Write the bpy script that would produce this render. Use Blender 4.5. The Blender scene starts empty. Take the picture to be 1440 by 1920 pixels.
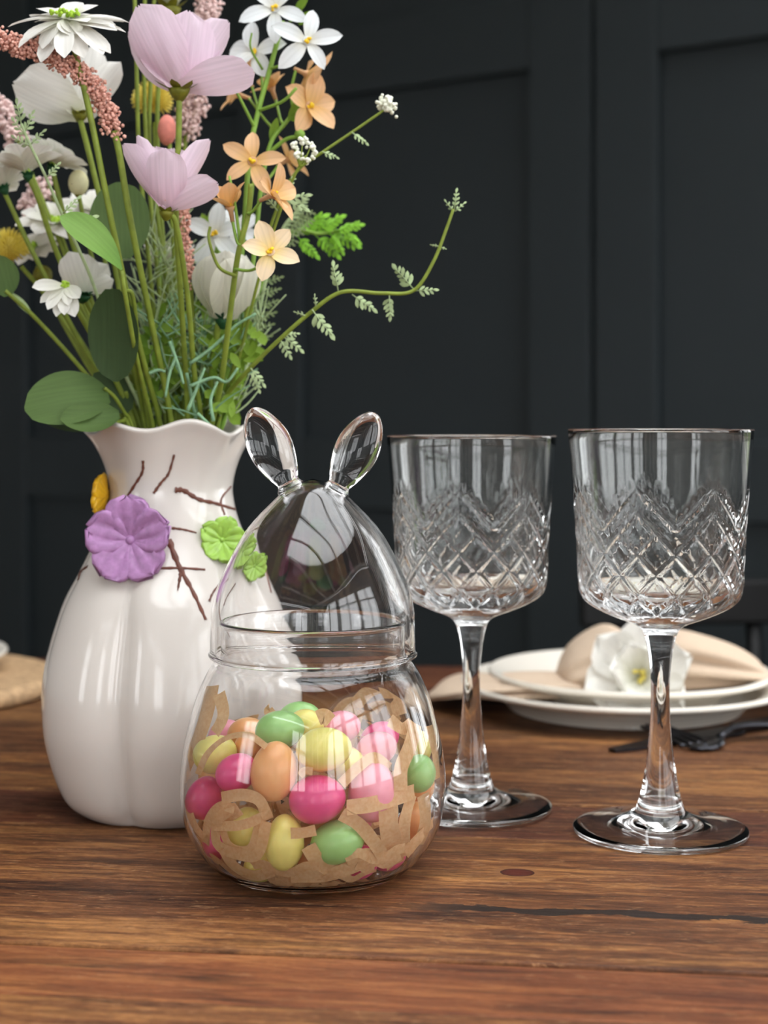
import bpy, bmesh, math, random
from mathutils import Vector, Matrix, noise
from mathutils.bvhtree import BVHTree

random.seed(7)
S = bpy.context.scene
COL = S.collection
PI = math.pi

# ------------------------------------------------------------------ camera, sky, light, exposure
F = 2900.0            # focal length in pixels of the 1440x1920 frame
HY = 790.0            # pixel row of the horizon
TZ = 0.75             # table height
CH = 0.1877           # camera height above the table
HC = TZ + CH
cam_data = bpy.data.cameras.new('camera')
cam_data.sensor_fit = 'VERTICAL'
cam_data.sensor_height = 36.0
cam_data.lens = 36.0 * F / 1920.0
cam_data.shift_y = -(960.0 - HY) / 1920.0
cam_data.clip_start = 0.02
cam_data.dof.use_dof = True
cam_data.dof.focus_distance = 0.63
cam_data.dof.aperture_fstop = 9.5
cam = bpy.data.objects.new('camera', cam_data)
COL.objects.link(cam)
cam.location = (0, 0, HC)
cam.rotation_euler = (PI / 2, 0, 0)
S.camera = cam

world = bpy.data.worlds.new('overcast_sky')
S.world = world
world.use_nodes = True
bg = world.node_tree.nodes['Background']
bg.inputs['Color'].default_value = (0.96, 0.98, 1.0, 1)
bg.inputs['Strength'].default_value = 3.2

S.view_settings.view_transform = 'Standard'
S.view_settings.look = 'None'
S.view_settings.gamma = 1.0
S.view_settings.use_curve_mapping = False
S.view_settings.exposure = 0.78
cy = S.cycles
cy.use_denoising = True
cy.max_bounces = 20
cy.transmission_bounces = 18
cy.glossy_bounces = 8
cy.diffuse_bounces = 4
cy.transparent_max_bounces = 24
cy.sample_clamp_indirect = 6.0
cy.caustics_refractive = True
cy.caustics_reflective = True
cy.blur_glossy = 0.4

# room frame: u runs along the panelled wall to the right, w out of it into the room
RO = Vector((0, 2.4, 0))
RA = math.atan(0.65)
RU = Vector((math.cos(RA), -math.sin(RA), 0))
RW = Vector((-math.sin(RA), -math.cos(RA), 0))
def RM(u, w, z): return RO + RU * u + RW * w + Vector((0, 0, z))

U0, U1, W1, ZC = -2.0, 3.1, 4.9, 2.45
ROOF_U = 0.55          # the glazed roof starts here
WIN_R = [(0.35, 1.35), (1.45, 2.45), (2.55, 3.55), (3.65, 4.65)]
WIN_F = [(-1.3, -0.3), (1.9, 2.9)]
WIN_B = [(1.35, 2.05), (2.15, 2.85)]
WZ0, WZ1 = 0.75, 2.25

def portal(name, c, xdir, normal, sx, sy):
    l = bpy.data.lights.new(name, 'AREA')
    l.shape = 'RECTANGLE'; l.size = sx; l.size_y = sy
    l.cycles.is_portal = True
    o = bpy.data.objects.new(name, l)
    COL.objects.link(o)
    z = (-normal).normalized(); x = xdir.normalized(); y = z.cross(x)
    m = Matrix((x, y, z)).transposed().to_4x4(); m.translation = c
    o.matrix_world = m
UP = Vector((0, 0, 1))
for a, b in WIN_R:
    portal('daylight_side', RM(U1 + .05, (a + b) / 2, (WZ0 + WZ1) / 2), RW, -RU, b - a, WZ1 - WZ0)
for a, b in WIN_F:
    portal('daylight_front', RM((a + b) / 2, W1 + .05, (WZ0 + WZ1) / 2), RU, -RW, b - a, WZ1 - WZ0)
for a, b in WIN_B:
    portal('daylight_back', RM((a + b) / 2, -.05, (WZ0 + WZ1) / 2), RU, RW, b - a, WZ1 - WZ0)
portal('daylight_roof', RM((ROOF_U + U1) / 2, W1 / 2, ZC + .05), RU, -UP, U1 - ROOF_U, W1)

# ------------------------------------------------------------------ helpers
WM = {}
def P(px, py, Y): return Vector(((px - 720) / F * Y, Y, HC - (py - HY) / F * Y))
def T(px, py):
    return P(px, py, CH * F / (py - HY))
def lin(c):
    c /= 255.0
    return c / 12.92 if c <= .04045 else ((c + .055) / 1.055) ** 2.4
def C(r, g, b): return (lin(r), lin(g), lin(b), 1)

def link(o, M=None, parent=None):
    COL.objects.link(o)
    M = M if M is not None else Matrix.Identity(4)
    WM[o.name] = M.copy()
    if parent:
        o.parent = parent
        o.matrix_basis = WM[parent.name].inverted() @ M
    else:
        o.matrix_basis = M
    return o
def tag(o, label, cat, group=None, kind=None):
    if label: o['label'] = label
    if cat: o['category'] = cat
    if group: o['group'] = group
    if kind: o['kind'] = kind
    return o
def thing(name, label, cat, loc, group=None, rot=None):
    o = bpy.data.objects.new(name, None)
    o.empty_display_size = .01
    M = Matrix.Translation(loc)
    if rot: M = M @ rot
    link(o, M)
    return tag(o, label, cat, group)
def mk(name, verts, faces, mat, smooth=True):
    me = bpy.data.meshes.new(name)
    me.from_pydata([tuple(v) for v in verts], [], faces)
    if mat: me.materials.append(mat)
    if smooth:
        me.polygons.foreach_set('use_smooth', [True] * len(me.polygons))
    me.update()
    return me
def part(name, vf, mat, parent=None, smooth=True, origin=None):
    """a mesh given in world coordinates, linked as one object (under parent)"""
    verts, faces = vf
    M = WM[parent.name].copy() if parent else Matrix.Translation(origin if origin is not None else Vector())
    inv = M.inverted()
    me = mk(name, [inv @ Vector(v) for v in verts], faces, mat, smooth)
    return link(bpy.data.objects.new(name, me), M, parent)
def inst(name, me, M, parent=None):
    return link(bpy.data.objects.new(name, me), M, parent)
def mesh_of(bm, name, mat, smooth=True):
    me = bpy.data.meshes.new(name); bm.to_mesh(me); bm.free()
    me.materials.append(mat)
    if smooth: me.polygons.foreach_set('use_smooth', [True] * len(me.polygons))
    return me
def structure(name, vf, mat, smooth=False):
    o = part(name, vf, mat, None, smooth); o['kind'] = 'structure'; return o
def join(*vfs):
    V, Fc = [], []
    for v, f in vfs:
        n = len(V); V += list(v); Fc += [tuple(i + n for i in q) for q in f]
    return V, Fc
def box8(p):     # 8 points: bottom four, top four
    return list(p), [(0, 3, 2, 1), (4, 5, 6, 7), (0, 1, 5, 4), (1, 2, 6, 5), (2, 3, 7, 6), (3, 0, 4, 7)]
def rbox(u0, u1, w0, w1, z0, z1):
    q = [(u0, w0), (u0, w1), (u1, w1), (u1, w0)]
    return box8([RM(u, w, z0) for u, w in q] + [RM(u, w, z1) for u, w in q])
def wbox(x0, x1, y0, y1, z0, z1, M=None):
    q = [(x0, y0), (x1, y0), (x1, y1), (x0, y1)]
    p = [Vector((x, y, z0)) for x, y in q] + [Vector((x, y, z1)) for x, y in q]
    return box8([M @ v if M else v for v in p])
def bevel(o, w, seg=2):
    m = o.modifiers.new('bevel', 'BEVEL'); m.width = w; m.segments = seg; m.limit_method = 'ANGLE'
def catmull(pts, n=8):
    pts = [Vector(p) for p in pts]
    if len(pts) < 3:
        return [pts[0].lerp(pts[-1], i / n) for i in range(n + 1)]
    out = []
    q = [pts[0] * 2 - pts[1]] + pts + [pts[-1] * 2 - pts[-2]]
    for i in range(1, len(q) - 2):
        a, b, c, d = q[i - 1:i + 3]
        for k in range(n):
            t = k / n
            out.append(.5 * ((2 * b) + (c - a) * t + (2 * a - 5 * b + 4 * c - d) * t * t + (3 * b - a - 3 * c + d) * t ** 3))
    out.append(pts[-1])
    return out
def tube(pts, r0, r1=None, sides=6, flat=1.0):
    r1 = r0 if r1 is None else r1
    V, Fc = [], []
    n = len(pts)
    up = Vector((0.3, -1, .2)).normalized()
    for i, p in enumerate(pts):
        t = (pts[min(i + 1, n - 1)] - pts[max(i - 1, 0)]).normalized()
        a = t.cross(up)
        if a.length < 1e-4: a = t.cross(Vector((1, 0, 0)))
        a.normalize(); b = a.cross(t).normalized()
        up = b
        r = r0 + (r1 - r0) * i / max(1, n - 1)
        for k in range(sides):
            an = 2 * PI * k / sides
            V.append(p + a * (r * math.cos(an)) + b * (r * flat * math.sin(an)))
    for i in range(n - 1):
        for k in range(sides):
            k2 = (k + 1) % sides
            Fc.append((i * sides + k, i * sides + k2, (i + 1) * sides + k2, (i + 1) * sides + k))
    Fc.append(tuple(range(sides))[::-1]); Fc.append(tuple((n - 1) * sides + k for k in range(sides)))
    return V, Fc
def lathe(profile, n=64, c=Vector((0, 0, 0)), fn=None):
    """profile of (r, z); ends with r = 0 become poles"""
    V, Fc, rings = [], [], []
    for (r, z) in profile:
        if r < 1e-7:
            rings.append([len(V)]); V.append(c + Vector((0, 0, z)))
        else:
            ring = []
            for k in range(n):
                a = 2 * PI * k / n
                rr, zz = (r, z) if fn is None else fn(a, r, z)
                ring.append(len(V)); V.append(c + Vector((rr * math.cos(a), rr * math.sin(a), zz)))
            rings.append(ring)
    for A, B in zip(rings, rings[1:]):
        for k in range(n):
            k2 = (k + 1) % n
            if len(A) == 1 and len(B) == 1: continue
            if len(A) == 1: Fc.append((A[0], B[k2], B[k]))
            elif len(B) == 1: Fc.append((A[k], A[k2], B[0]))
            else: Fc.append((A[k], A[k2], B[k2], B[k]))
    return V, Fc
def smooth_profile(pts, n=6):
    return [(max(0, v.x), v.y) for v in catmull([Vector((r, z, 0)) for r, z in pts], n)]
def frame(axis, roll=0.0):
    z = Vector(axis).normalized()
    x = Vector((1, 0, 0)) - z * z.x
    if x.length < .1: x = Vector((0, 1, 0)) - z * z.y
    x.normalize(); y = z.cross(x)
    return Matrix((x, y, z)).transposed().to_4x4() @ Matrix.Rotation(roll, 4, 'Z')
def ball(c, r, seg=8, ring=5, squash=(1, 1, 1), R=None):
    V, Fc = lathe([(r * math.sin(PI * i / ring), -r * math.cos(PI * i / ring)) if 0 < i < ring else (0, -r if i == 0 else r) for i in range(ring + 1)], seg)
    out = []
    for v in V:
        v = Vector((v.x * squash[0], v.y * squash[1], v.z * squash[2]))
        out.append((R @ v if R else v) + Vector(c))
    return out, Fc
ICO = None
def tiny(c, r):
    global ICO
    if ICO is None:
        b = bmesh.new(); bmesh.ops.create_icosphere(b, subdivisions=1, radius=1.0)
        ICO = ([v.co.copy() for v in b.verts], [tuple(v.index for v in f.verts) for f in b.faces]); b.free()
    return [v * r + c for v in ICO[0]], ICO[1]
def rv(s): return Vector((random.uniform(-s, s), random.uniform(-s, s), random.uniform(-s, s)))

# ------------------------------------------------------------------ materials
def mat_new(name):
    m = bpy.data.materials.new(name); m.use_nodes = True
    nt = m.node_tree
    return m, nt, nt.nodes['Principled BSDF'], nt.nodes['Material Output']
def N(nt, kind, **kw):
    n = nt.nodes.new(kind)
    for k, v in kw.items():
        if k in n.inputs: n.inputs[k].default_value = v
        else: setattr(n, k, v)
    return n
def mapped(nt, scale, coord='Object', loc=(0, 0, 0)):
    tc = nt.nodes.new('ShaderNodeTexCoord'); mp = nt.nodes.new('ShaderNodeMapping')
    mp.inputs['Scale'].default_value = scale; mp.inputs['Location'].default_value = loc
    nt.links.new(tc.outputs[coord], mp.inputs['Vector'])
    return mp.outputs['Vector']
def ramp(nt, fac, stops):
    r = nt.nodes.new('ShaderNodeValToRGB')
    e = r.color_ramp.elements
    while len(e) < len(stops): e.new(.5)
    for el, (p, c) in zip(e, stops):
        el.position = p; el.color = c
    nt.links.new(fac, r.inputs['Fac'])
    return r.outputs['Color']
def bump(nt, bsdf, fac, strength, dist=.001):
    b = nt.nodes.new('ShaderNodeBump'); b.inputs['Strength'].default_value = strength; b.inputs['Distance'].default_value = dist
    nt.links.new(fac, b.inputs['Height']); nt.links.new(b.outputs['Normal'], bsdf.inputs['Normal'])
def mix(nt, fac, a, b, mode='MIX'):
    m = nt.nodes.new('ShaderNodeMix'); m.data_type = 'RGBA'; m.blend_type = mode
    socks = {0: m.inputs[0], 6: m.inputs[6], 7: m.inputs[7]}
    for k, v in ((0, fac), (6, a), (7, b)):
        if isinstance(v, bpy.types.NodeSocket): nt.links.new(v, socks[k])
        else: socks[k].default_value = v
    return m.outputs[2]
def math_n(nt, op, a, b=None, clamp=False):
    n = nt.nodes.new('ShaderNodeMath'); n.operation = op; n.use_clamp = clamp
    for i, v in enumerate((a, b)):
        if v is None: continue
        if isinstance(v, bpy.types.NodeSocket): nt.links.new(v, n.inputs[i])
        else: n.inputs[i].default_value = v
    return n.outputs[0]

def plain(name, col, rough=.5, spec=.5, var=.0, scale=60, metal=0.0, coat=0.0, bumpy=0.0):
    m, nt, b, out = mat_new(name)
    b.inputs['Roughness'].default_value = rough
    b.inputs['Specular IOR Level'].default_value = spec
    b.inputs['Metallic'].default_value = metal
    b.inputs['Coat Weight'].default_value = coat
    n = N(nt, 'ShaderNodeTexNoise', Scale=scale, Detail=3.0)
    nt.links.new(mapped(nt, (1, 1, 1)), n.inputs['Vector'])
    lo = tuple(c * (1 - var) for c in col[:3]) + (1,)
    hi = tuple(min(1, c * (1 + var)) for c in col[:3]) + (1,)
    nt.links.new(ramp(nt, n.outputs['Fac'], [(.3, lo), (.7, hi)]), b.inputs['Base Color'])
    if bumpy: bump(nt, b, n.outputs['Fac'], bumpy)
    return m
def petal_mat(name, base, tip, rough=.55, trans=.28, L=.03, streak=.10):
    """thin fabric petal: colour runs from its base to its tip along the petal's own X axis, faint veins across"""
    m, nt, b, out = mat_new(name)
    b.inputs['Roughness'].default_value = rough
    b.inputs['Specular IOR Level'].default_value = .25
    tc = nt.nodes.new('ShaderNodeTexCoord'); sx = nt.nodes.new('ShaderNodeSeparateXYZ')
    nt.links.new(tc.outputs['Object'], sx.inputs[0])
    f = math_n(nt, 'DIVIDE', sx.outputs['X'], L, True)
    col = ramp(nt, f, [(0.0, base), (.55, tip)])
    n = N(nt, 'ShaderNodeTexNoise', Scale=1.0, Detail=2.0)
    nt.links.new(mapped(nt, (25, 700, 25)), n.inputs['Vector'])
    v = ramp(nt, n.outputs['Fac'], [(.35, (1 - streak, 1 - streak, 1 - streak, 1)), (.62, (1, 1, 1, 1))])
    col = mix(nt, 1.0, col, v, 'MULTIPLY')
    nt.links.new(col, b.inputs['Base Color'])
    bump(nt, b, n.outputs['Fac'], .25, .0006)
    tr = nt.nodes.new('ShaderNodeBsdfTranslucent'); nt.links.new(col, tr.inputs['Color'])
    ms = nt.nodes.new('ShaderNodeMixShader'); ms.inputs[0].default_value = trans
    nt.links.new(b.outputs[0], ms.inputs[1]); nt.links.new(tr.outputs[0], ms.inputs[2])
    nt.links.new(ms.outputs[0], out.inputs['Surface'])
    return m
def glass_mat(name, tint=(1, 1, 1, 1), ior=1.47):
    m, nt, b, out = mat_new(name)
    b.inputs['Base Color'].default_value = tint
    b.inputs['Roughness'].default_value = 0.0
    b.inputs['IOR'].default_value = ior
    b.inputs['Transmission Weight'].default_value = 1.0
    n = N(nt, 'ShaderNodeTexNoise', Scale=90.0, Detail=1.0)
    nt.links.new(mapped(nt, (1, 1, .6)), n.inputs['Vector'])
    bump(nt, b, n.outputs['Fac'], .05, .0006)
    return m

M_wall = plain('charcoal_wall_paint', C(40, 47, 50), .55, .35, .03, 8)
M_white = plain('white_paint', C(225, 224, 220), .6, .3, .02, 6)
M_grey = plain('pale_grey_paint', C(188, 186, 182), .7, .3, .03, 5)
M_floor = plain('grey_floor', C(104, 92, 82), .5, .4, .15, 9)
M_lawn = plain('winter_lawn', C(82, 92, 58), .9, .1, .3, 3)
M_black = plain('black_chair_paint', C(8, 8, 9), .5, .3, .05, 30)
M_ceramic = plain('cream_glazed_ceramic', C(215, 208, 201), .13, .5, .015, 25, coat=.3)
M_plate = plain('ivory_plate_glaze', C(228, 221, 209), .2, .5, .01, 30)
M_bark = plain('painted_brown', C(104, 60, 46), .35, .4, .25, 180)
M_purple = plain('lilac_glaze', C(172, 126, 174), .35, .4, .18, 260)
M_lime = plain('lime_glaze', C(158, 200, 84), .25, .5, .14, 260)
M_yellowglaze = plain('yellow_glaze', C(232, 180, 30), .3, .5, .1, 200)
M_linen = plain('beige_linen', C(200, 178, 156), .9, .15, .05, 900, bumpy=.15)
M_steel = plain('gunmetal_cutlery', C(60, 60, 64), .28, .5, .05, 100, metal=1.0)
M_mat = plain('woven_straw', C(184, 152, 116), .8, .2, .25, 240, bumpy=.3)
M_glass = glass_mat('clear_jar_glass')
M_crystal = glass_mat('clear_pressed_glass', (.985, .995, .99, 1), 1.5)
M_stem = plain('olive_stem', C(126, 142, 54), .5, .3, .18, 160)
M_stem2 = plain('fresh_green_stem', C(128, 164, 66), .5, .3, .15, 160)
M_calyx = plain('olive_calyx', C(112, 112, 30), .5, .3, .3, 300)
M_dkgreen = plain('dark_green_calyx', C(28, 74, 42), .55, .3, .2, 300)
M_sage = plain('sage_leaflet', C(166, 184, 138), .7, .2, .15, 300)
M_fern = plain('bright_fern', C(120, 176, 44), .6, .3, .2, 300)
M_blue = plain('blue_green_needle', C(126, 164, 128), .6, .3, .2, 300)
M_yellow = plain('yellow_stamen', C(240, 200, 50), .6, .2, .15, 500)
M_pomp = petal_mat('yellow_pompon', C(248, 232, 120), C(248, 232, 130), L=.008)
M_limec = plain('lime_flower_eye', C(170, 205, 70), .6, .2, .2, 600)
M_coral = plain('coral_florets', C(234, 174, 158), .8, .15, .35, 700)
M_blush = plain('blush_florets', C(238, 206, 202), .8, .15, .25, 700)
M_cream = plain('cream_florets', C(238, 240, 222), .7, .2, .08, 700)
M_pink = petal_mat('blush_pink_petal', C(238, 206, 222), C(243, 222, 236), L=.034)
M_wpet = petal_mat('white_petal', C(226, 226, 206), C(244, 242, 236), L=.025)
M_wcool = petal_mat('cool_white_petal', C(236, 236, 226), C(240, 244, 246), L=.014)
M_peach = petal_mat('peach_petal', C(232, 186, 110), C(238, 192, 146), L=.016)
M_peach2 = petal_mat('pale_peach_petal', C(250, 222, 140), C(248, 222, 186), L=.016)
M_leaf = petal_mat('eucalyptus_leaf', C(72, 96, 46), C(84, 108, 56), .6, .12, .03, .12)
M_leafdk = petal_mat('dark_eucalyptus_leaf', C(54, 74, 40), C(60, 80, 46), .6, .1, .03, .12)
M_leaflt = petal_mat('light_leaf', C(104, 146, 62), C(124, 162, 80), .55, .2, .03, .10)
M_leaflime = petal_mat('lime_leaf', C(112, 148, 44), C(134, 166, 60), .55, .25, .02, .10)
def paper_mat():
    m, nt, b, out = mat_new('kraft_paper')
    b.inputs['Roughness'].default_value = .8; b.inputs['Specular IOR Level'].default_value = .2
    n = N(nt, 'ShaderNodeTexNoise', Scale=700.0, Detail=3.0)
    nt.links.new(mapped(nt, (1, 1, 1)), n.inputs['Vector'])
    c = ramp(nt, n.outputs['Fac'], [(.3, C(242, 198, 148)), (.7, C(252, 220, 174))])
    n2 = N(nt, 'ShaderNodeTexNoise', Scale=110.0, Detail=2.0); nt.links.new(mapped(nt, (1, 1, 1.4)), n2.inputs['Vector'])
    c = mix(nt, 1.0, c, ramp(nt, n2.outputs['Fac'], [(.36, (.93, .91, .89, 1)), (.60, (1, 1, 1, 1))]), 'MULTIPLY')
    oi = nt.nodes.new('ShaderNodeObjectInfo')
    c = mix(nt, 1.0, c, ramp(nt, oi.outputs['Random'], [(0, (.90, .88, .86, 1)), (1, (1, 1, 1, 1))]), 'MULTIPLY')
    nt.links.new(c, b.inputs['Base Color'])
    tr = nt.nodes.new('ShaderNodeBsdfTranslucent'); nt.links.new(c, tr.inputs['Color'])
    ms = nt.nodes.new('ShaderNodeMixShader'); ms.inputs[0].default_value = .35
    nt.links.new(b.outputs[0], ms.inputs[1]); nt.links.new(tr.outputs[0], ms.inputs[2])
    nt.links.new(ms.outputs[0], out.inputs['Surface'])
    return m
M_paper = paper_mat()
def candy(name, c):
    m, nt, b, out = mat_new(name)
    n = N(nt, 'ShaderNodeTexNoise', Scale=160.0, Detail=4.0)
    nt.links.new(mapped(nt, (1, 1, 1)), n.inputs['Vector'])
    hi = tuple(min(1, x * 1.12 + .02) for x in c[:3]) + (1,)
    nt.links.new(ramp(nt, n.outputs['Fac'], [(.35, c), (.75, hi)]), b.inputs['Base Color'])
    b.inputs['Roughness'].default_value = .3
    b.inputs['Subsurface Weight'].default_value = .25
    b.inputs['Subsurface Radius'].default_value = (.004, .003, .002)
    b.inputs['Subsurface Scale'].default_value = .6
    return m
CANDY = {'yellow': candy('yellow_candy', C(240, 228, 132)), 'hot pink': candy('hot_pink_candy', C(232, 84, 140)),
         'pale pink': candy('pale_pink_candy', C(246, 160, 176)), 'orange': candy('orange_candy', C(250, 180, 120)),
         'green': candy('green_candy', C(160, 208, 128))}

# ---- reclaimed table wood
TROT = Matrix.Rotation(math.radians(-7), 4, 'Z')
TORI = Vector((0, .72, 0))
TM = Matrix.Translation(TORI) @ TROT
TINV = TM.inverted()
def wood_mat(name, stops, fine=1.0, knot=False, rough=.52, gscale=1.0):
    m, nt, b, out = mat_new(name)
    tc = nt.nodes.new('ShaderNodeTexCoord')
    v = tc.outputs['Object']
    oi = nt.nodes.new('ShaderNodeObjectInfo')
    def mp(scale, loc=(0, 0, 0)):
        a = nt.nodes.new('ShaderNodeMapping'); a.inputs['Scale'].default_value = scale; a.inputs['Location'].default_value = loc
        nt.links.new(v, a.inputs['Vector']); return a.outputs['Vector']
    broad = N(nt, 'ShaderNodeTexNoise', Scale=1.0, Detail=4.0, Roughness=.6); nt.links.new(mp((2.6, 16, 5)), broad.inputs['Vector'])
    grain = N(nt, 'ShaderNodeTexNoise', Scale=1.0, Detail=6.0, Roughness=.65, Distortion=.6); nt.links.new(mp((20 * gscale, 210 * gscale, 9)), grain.inputs['Vector'])
    hair = N(nt, 'ShaderNodeTexNoise', Scale=1.0, Detail=3.0, Roughness=.7); nt.links.new(mp((110, 1500, 60)), hair.inputs['Vector'])
    f = math_n(nt, 'ADD', math_n(nt, 'MULTIPLY', broad.outputs['Fac'], .5), math_n(nt, 'MULTIPLY', grain.outputs['Fac'], .5))
    col = ramp(nt, f, stops)
    h = ramp(nt, hair.outputs['Fac'], [(.36, (.45, .42, .4, 1)), (.56, (1, 1, 1, 1))])
    col = mix(nt, .75 * fine, col, h, 'MULTIPLY')
    # worn scratches and scuffs
    scr = N(nt, 'ShaderNodeTexNoise', Scale=1.0, Detail=5.0, Roughness=.75, Distortion=1.5); nt.links.new(mp((90, 330, 50), (3, 1, 0)), scr.inputs['Vector'])
    sm = ramp(nt, scr.outputs['Fac'], [(.56, (0, 0, 0, 1)), (.68, (1, 1, 1, 1))])
    col = mix(nt, math_n(nt, 'MULTIPLY', sm, .5 * fine), col, C(186, 142, 100))
    dk = N(nt, 'ShaderNodeTexNoise', Scale=1.0, Detail=5.0, Roughness=.7); nt.links.new(mp((11, 75, 20), (7, 3, 0)), dk.inputs['Vector'])
    dm = ramp(nt, dk.outputs['Fac'], [(.52, (0, 0, 0, 1)), (.68, (1, 1, 1, 1))])
    col = mix(nt, math_n(nt, 'MULTIPLY', dm, .8), col, C(44, 26, 17))
    # fine mottling and long diagonal rub marks
    mot = N(nt, 'ShaderNodeTexNoise', Scale=1.0, Detail=6.0, Roughness=.8); nt.links.new(mp((180, 420, 100), (1, 5, 0)), mot.inputs['Vector'])
    mc = ramp(nt, mot.outputs['Fac'], [(.38, (.58, .54, .52, 1)), (.6, (1.08, 1.06, 1.04, 1))])
    col = mix(nt, .8 * fine, col, mc, 'MULTIPLY')
    dg = nt.nodes.new('ShaderNodeMapping'); dg.inputs['Rotation'].default_value = (0, 0, .55); dg.inputs['Scale'].default_value = (14, 420, 1)
    nt.links.new(v, dg.inputs['Vector'])
    rub = N(nt, 'ShaderNodeTexNoise', Scale=1.0, Detail=2.0); nt.links.new(dg.outputs['Vector'], rub.inputs['Vector'])
    rm = ramp(nt, rub.outputs['Fac'], [(.70, (0, 0, 0, 1)), (.78, (1, 1, 1, 1))])
    col = mix(nt, math_n(nt, 'MULTIPLY', rm, .3 * fine), col, C(170, 130, 96))
    if knot:
        for (kx, ky, sx, sy, c) in knot:
            k = TINV @ T(kx, ky)
            d = nt.nodes.new('ShaderNodeVectorMath'); d.operation = 'SUBTRACT'; nt.links.new(v, d.inputs[0]); d.inputs[1].default_value = k
            s = nt.nodes.new('ShaderNodeVectorMath'); s.operation = 'MULTIPLY'; nt.links.new(d.outputs[0], s.inputs[0]); s.inputs[1].default_value = (1 / sx, 1 / sy, 0)
            le = nt.nodes.new('ShaderNodeVectorMath'); le.operation = 'LENGTH'; nt.links.new(s.outputs[0], le.inputs[0])
            wob = math_n(nt, 'ADD', le.outputs['Value'], math_n(nt, 'MULTIPLY', grain.outputs['Fac'], .3))
            ring = ramp(nt, wob, [(.0, C(82, 34, 22)), (.85, C(72, 30, 20)), (1.0, C(40, 22, 14)), (1.3, C(150, 104, 66)), (1.5, C(120, 80, 48))])
            mask = ramp(nt, wob, [(1.15, (1, 1, 1, 1)), (1.0, (1, 1, 1, 1))])
            mm = nt.nodes.new('ShaderNodeMapRange'); mm.inputs['From Min'].default_value = 1.55; mm.inputs['From Max'].default_value = 1.0
            nt.links.new(wob, mm.inputs['Value'])
            col = mix(nt, mm.outputs[0], col, ring)
        # long split along the grain on the right
        k = TINV @ T(1120, 1712)
        sx = nt.nodes.new('ShaderNodeSeparateXYZ'); nt.links.new(v, sx.inputs[0])
        wig = N(nt, 'ShaderNodeTexNoise', Scale=1.0, Detail=4.0); nt.links.new(mp((22, 0, 0)), wig.inputs['Vector'])
        wid = N(nt, 'ShaderNodeTexNoise', Scale=1.0, Detail=5.0, Roughness=.7); nt.links.new(mp((40, 120, 0), (2, 0, 0)), wid.inputs['Vector'])
        yy = math_n(nt, 'SUBTRACT', sx.outputs['Y'], k.y)
        yy = math_n(nt, 'ADD', yy, math_n(nt, 'MULTIPLY', math_n(nt, 'SUBTRACT', wig.outputs['Fac'], .5), .008))
        ab = math_n(nt, 'ABSOLUTE', yy)
        lim = math_n(nt, 'MULTIPLY', math_n(nt, 'SUBTRACT', wid.outputs['Fac'], .33, True), .021)
        inside = math_n(nt, 'LESS_THAN', ab, lim)
        xr = nt.nodes.new('ShaderNodeMapRange'); xr.inputs['From Min'].default_value = .0; xr.inputs['From Max'].default_value = .05
        nt.links.new(sx.outputs['X'], xr.inputs['Value'])
        col = mix(nt, math_n(nt, 'MULTIPLY', inside, xr.outputs[0]), col, C(38, 27, 21))
    nt.links.new(col, b.inputs['Base Color'])
    rr = ramp(nt, grain.outputs['Fac'], [(.3, (rough + .12,) * 3 + (1,)), (.7, (rough - .06,) * 3 + (1,))])
    nt.links.new(rr, b.inputs['Roughness'])
    b.inputs['Specular IOR Level'].default_value = .22
    hh = math_n(nt, 'ADD', hair.outputs['Fac'], grain.outputs['Fac'])
    bump(nt, b, hh, .3, .0009)
    return m
W_main = wood_mat('reclaimed_oak', [(.38, C(56, 31, 19)), (.5, C(112, 70, 42)), (.62, C(172, 120, 70))],
                  knot=[(970, 1636, .0085, .0065, 0)])
W_pine = wood_mat('reddish_pine', [(.36, C(78, 40, 24)), (.5, C(124, 72, 42)), (.64, C(174, 116, 68))], fine=.55, gscale=.7)
W_red = wood_mat('red_brown_plank', [(.38, C(52, 27, 19)), (.5, C(90, 50, 34)), (.64, C(126, 78, 50))])
W_dark = wood_mat('dark_brown_plank', [(.38, C(50, 31, 19)), (.5, C(100, 65, 40)), (.64, C(152, 108, 66))])

# ------------------------------------------------------------------ the room
structure('floor', rbox(U0 - .1, U1 + .1, -.1, W1 + .1, -.1, 0), M_floor)
(b0, b1), (b2, b3) = WIN_B
structure('wall_back', join(rbox(U0 - .1, b0, -.1, 0, 0, ZC), rbox(b3, U1 + .1, -.1, 0, 0, ZC), rbox(b0, b3, -.1, 0, 0, WZ0), rbox(b0, b3, -.1, 0, WZ1, ZC), rbox(b1, b2, -.1, 0, WZ0, WZ1)), M_wall)
structure('wall_left', rbox(U0 - .1, U0, 0, W1, 0, ZC), M_grey)
cuts = [(-0.0, WIN_R[0][0])] + [(WIN_R[i][1], WIN_R[i + 1][0]) for i in range(3)] + [(WIN_R[3][1], W1)]
structure('wall_right', join(rbox(U1, U1 + .1, 0, W1, 0, WZ0), rbox(U1, U1 + .1, 0, W1, WZ1, ZC),
          *[rbox(U1, U1 + .1, a, b, WZ0, WZ1) for a, b in cuts]), M_grey)
cuts = [(U0, WIN_F[0][0])] + [(WIN_F[i][1], WIN_F[i + 1][0]) for i in range(1)] + [(WIN_F[1][1], U1)]
structure('wall_front', join(rbox(U0, U1, W1, W1 + .1, 0, WZ0), rbox(U0, U1, W1, W1 + .1, WZ1, ZC),
          *[rbox(a, b, W1, W1 + .1, WZ0, WZ1) for a, b in cuts]), M_grey)
structure('ceiling', rbox(U0, ROOF_U, 0, W1, ZC, ZC + .1), M_white)
m, nt, b, out = mat_new('window_pane')
tr = nt.nodes.new('ShaderNodeBsdfTransparent'); gl = nt.nodes.new('ShaderNodeBsdfGlossy'); gl.inputs['Roughness'].default_value = 0
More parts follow.
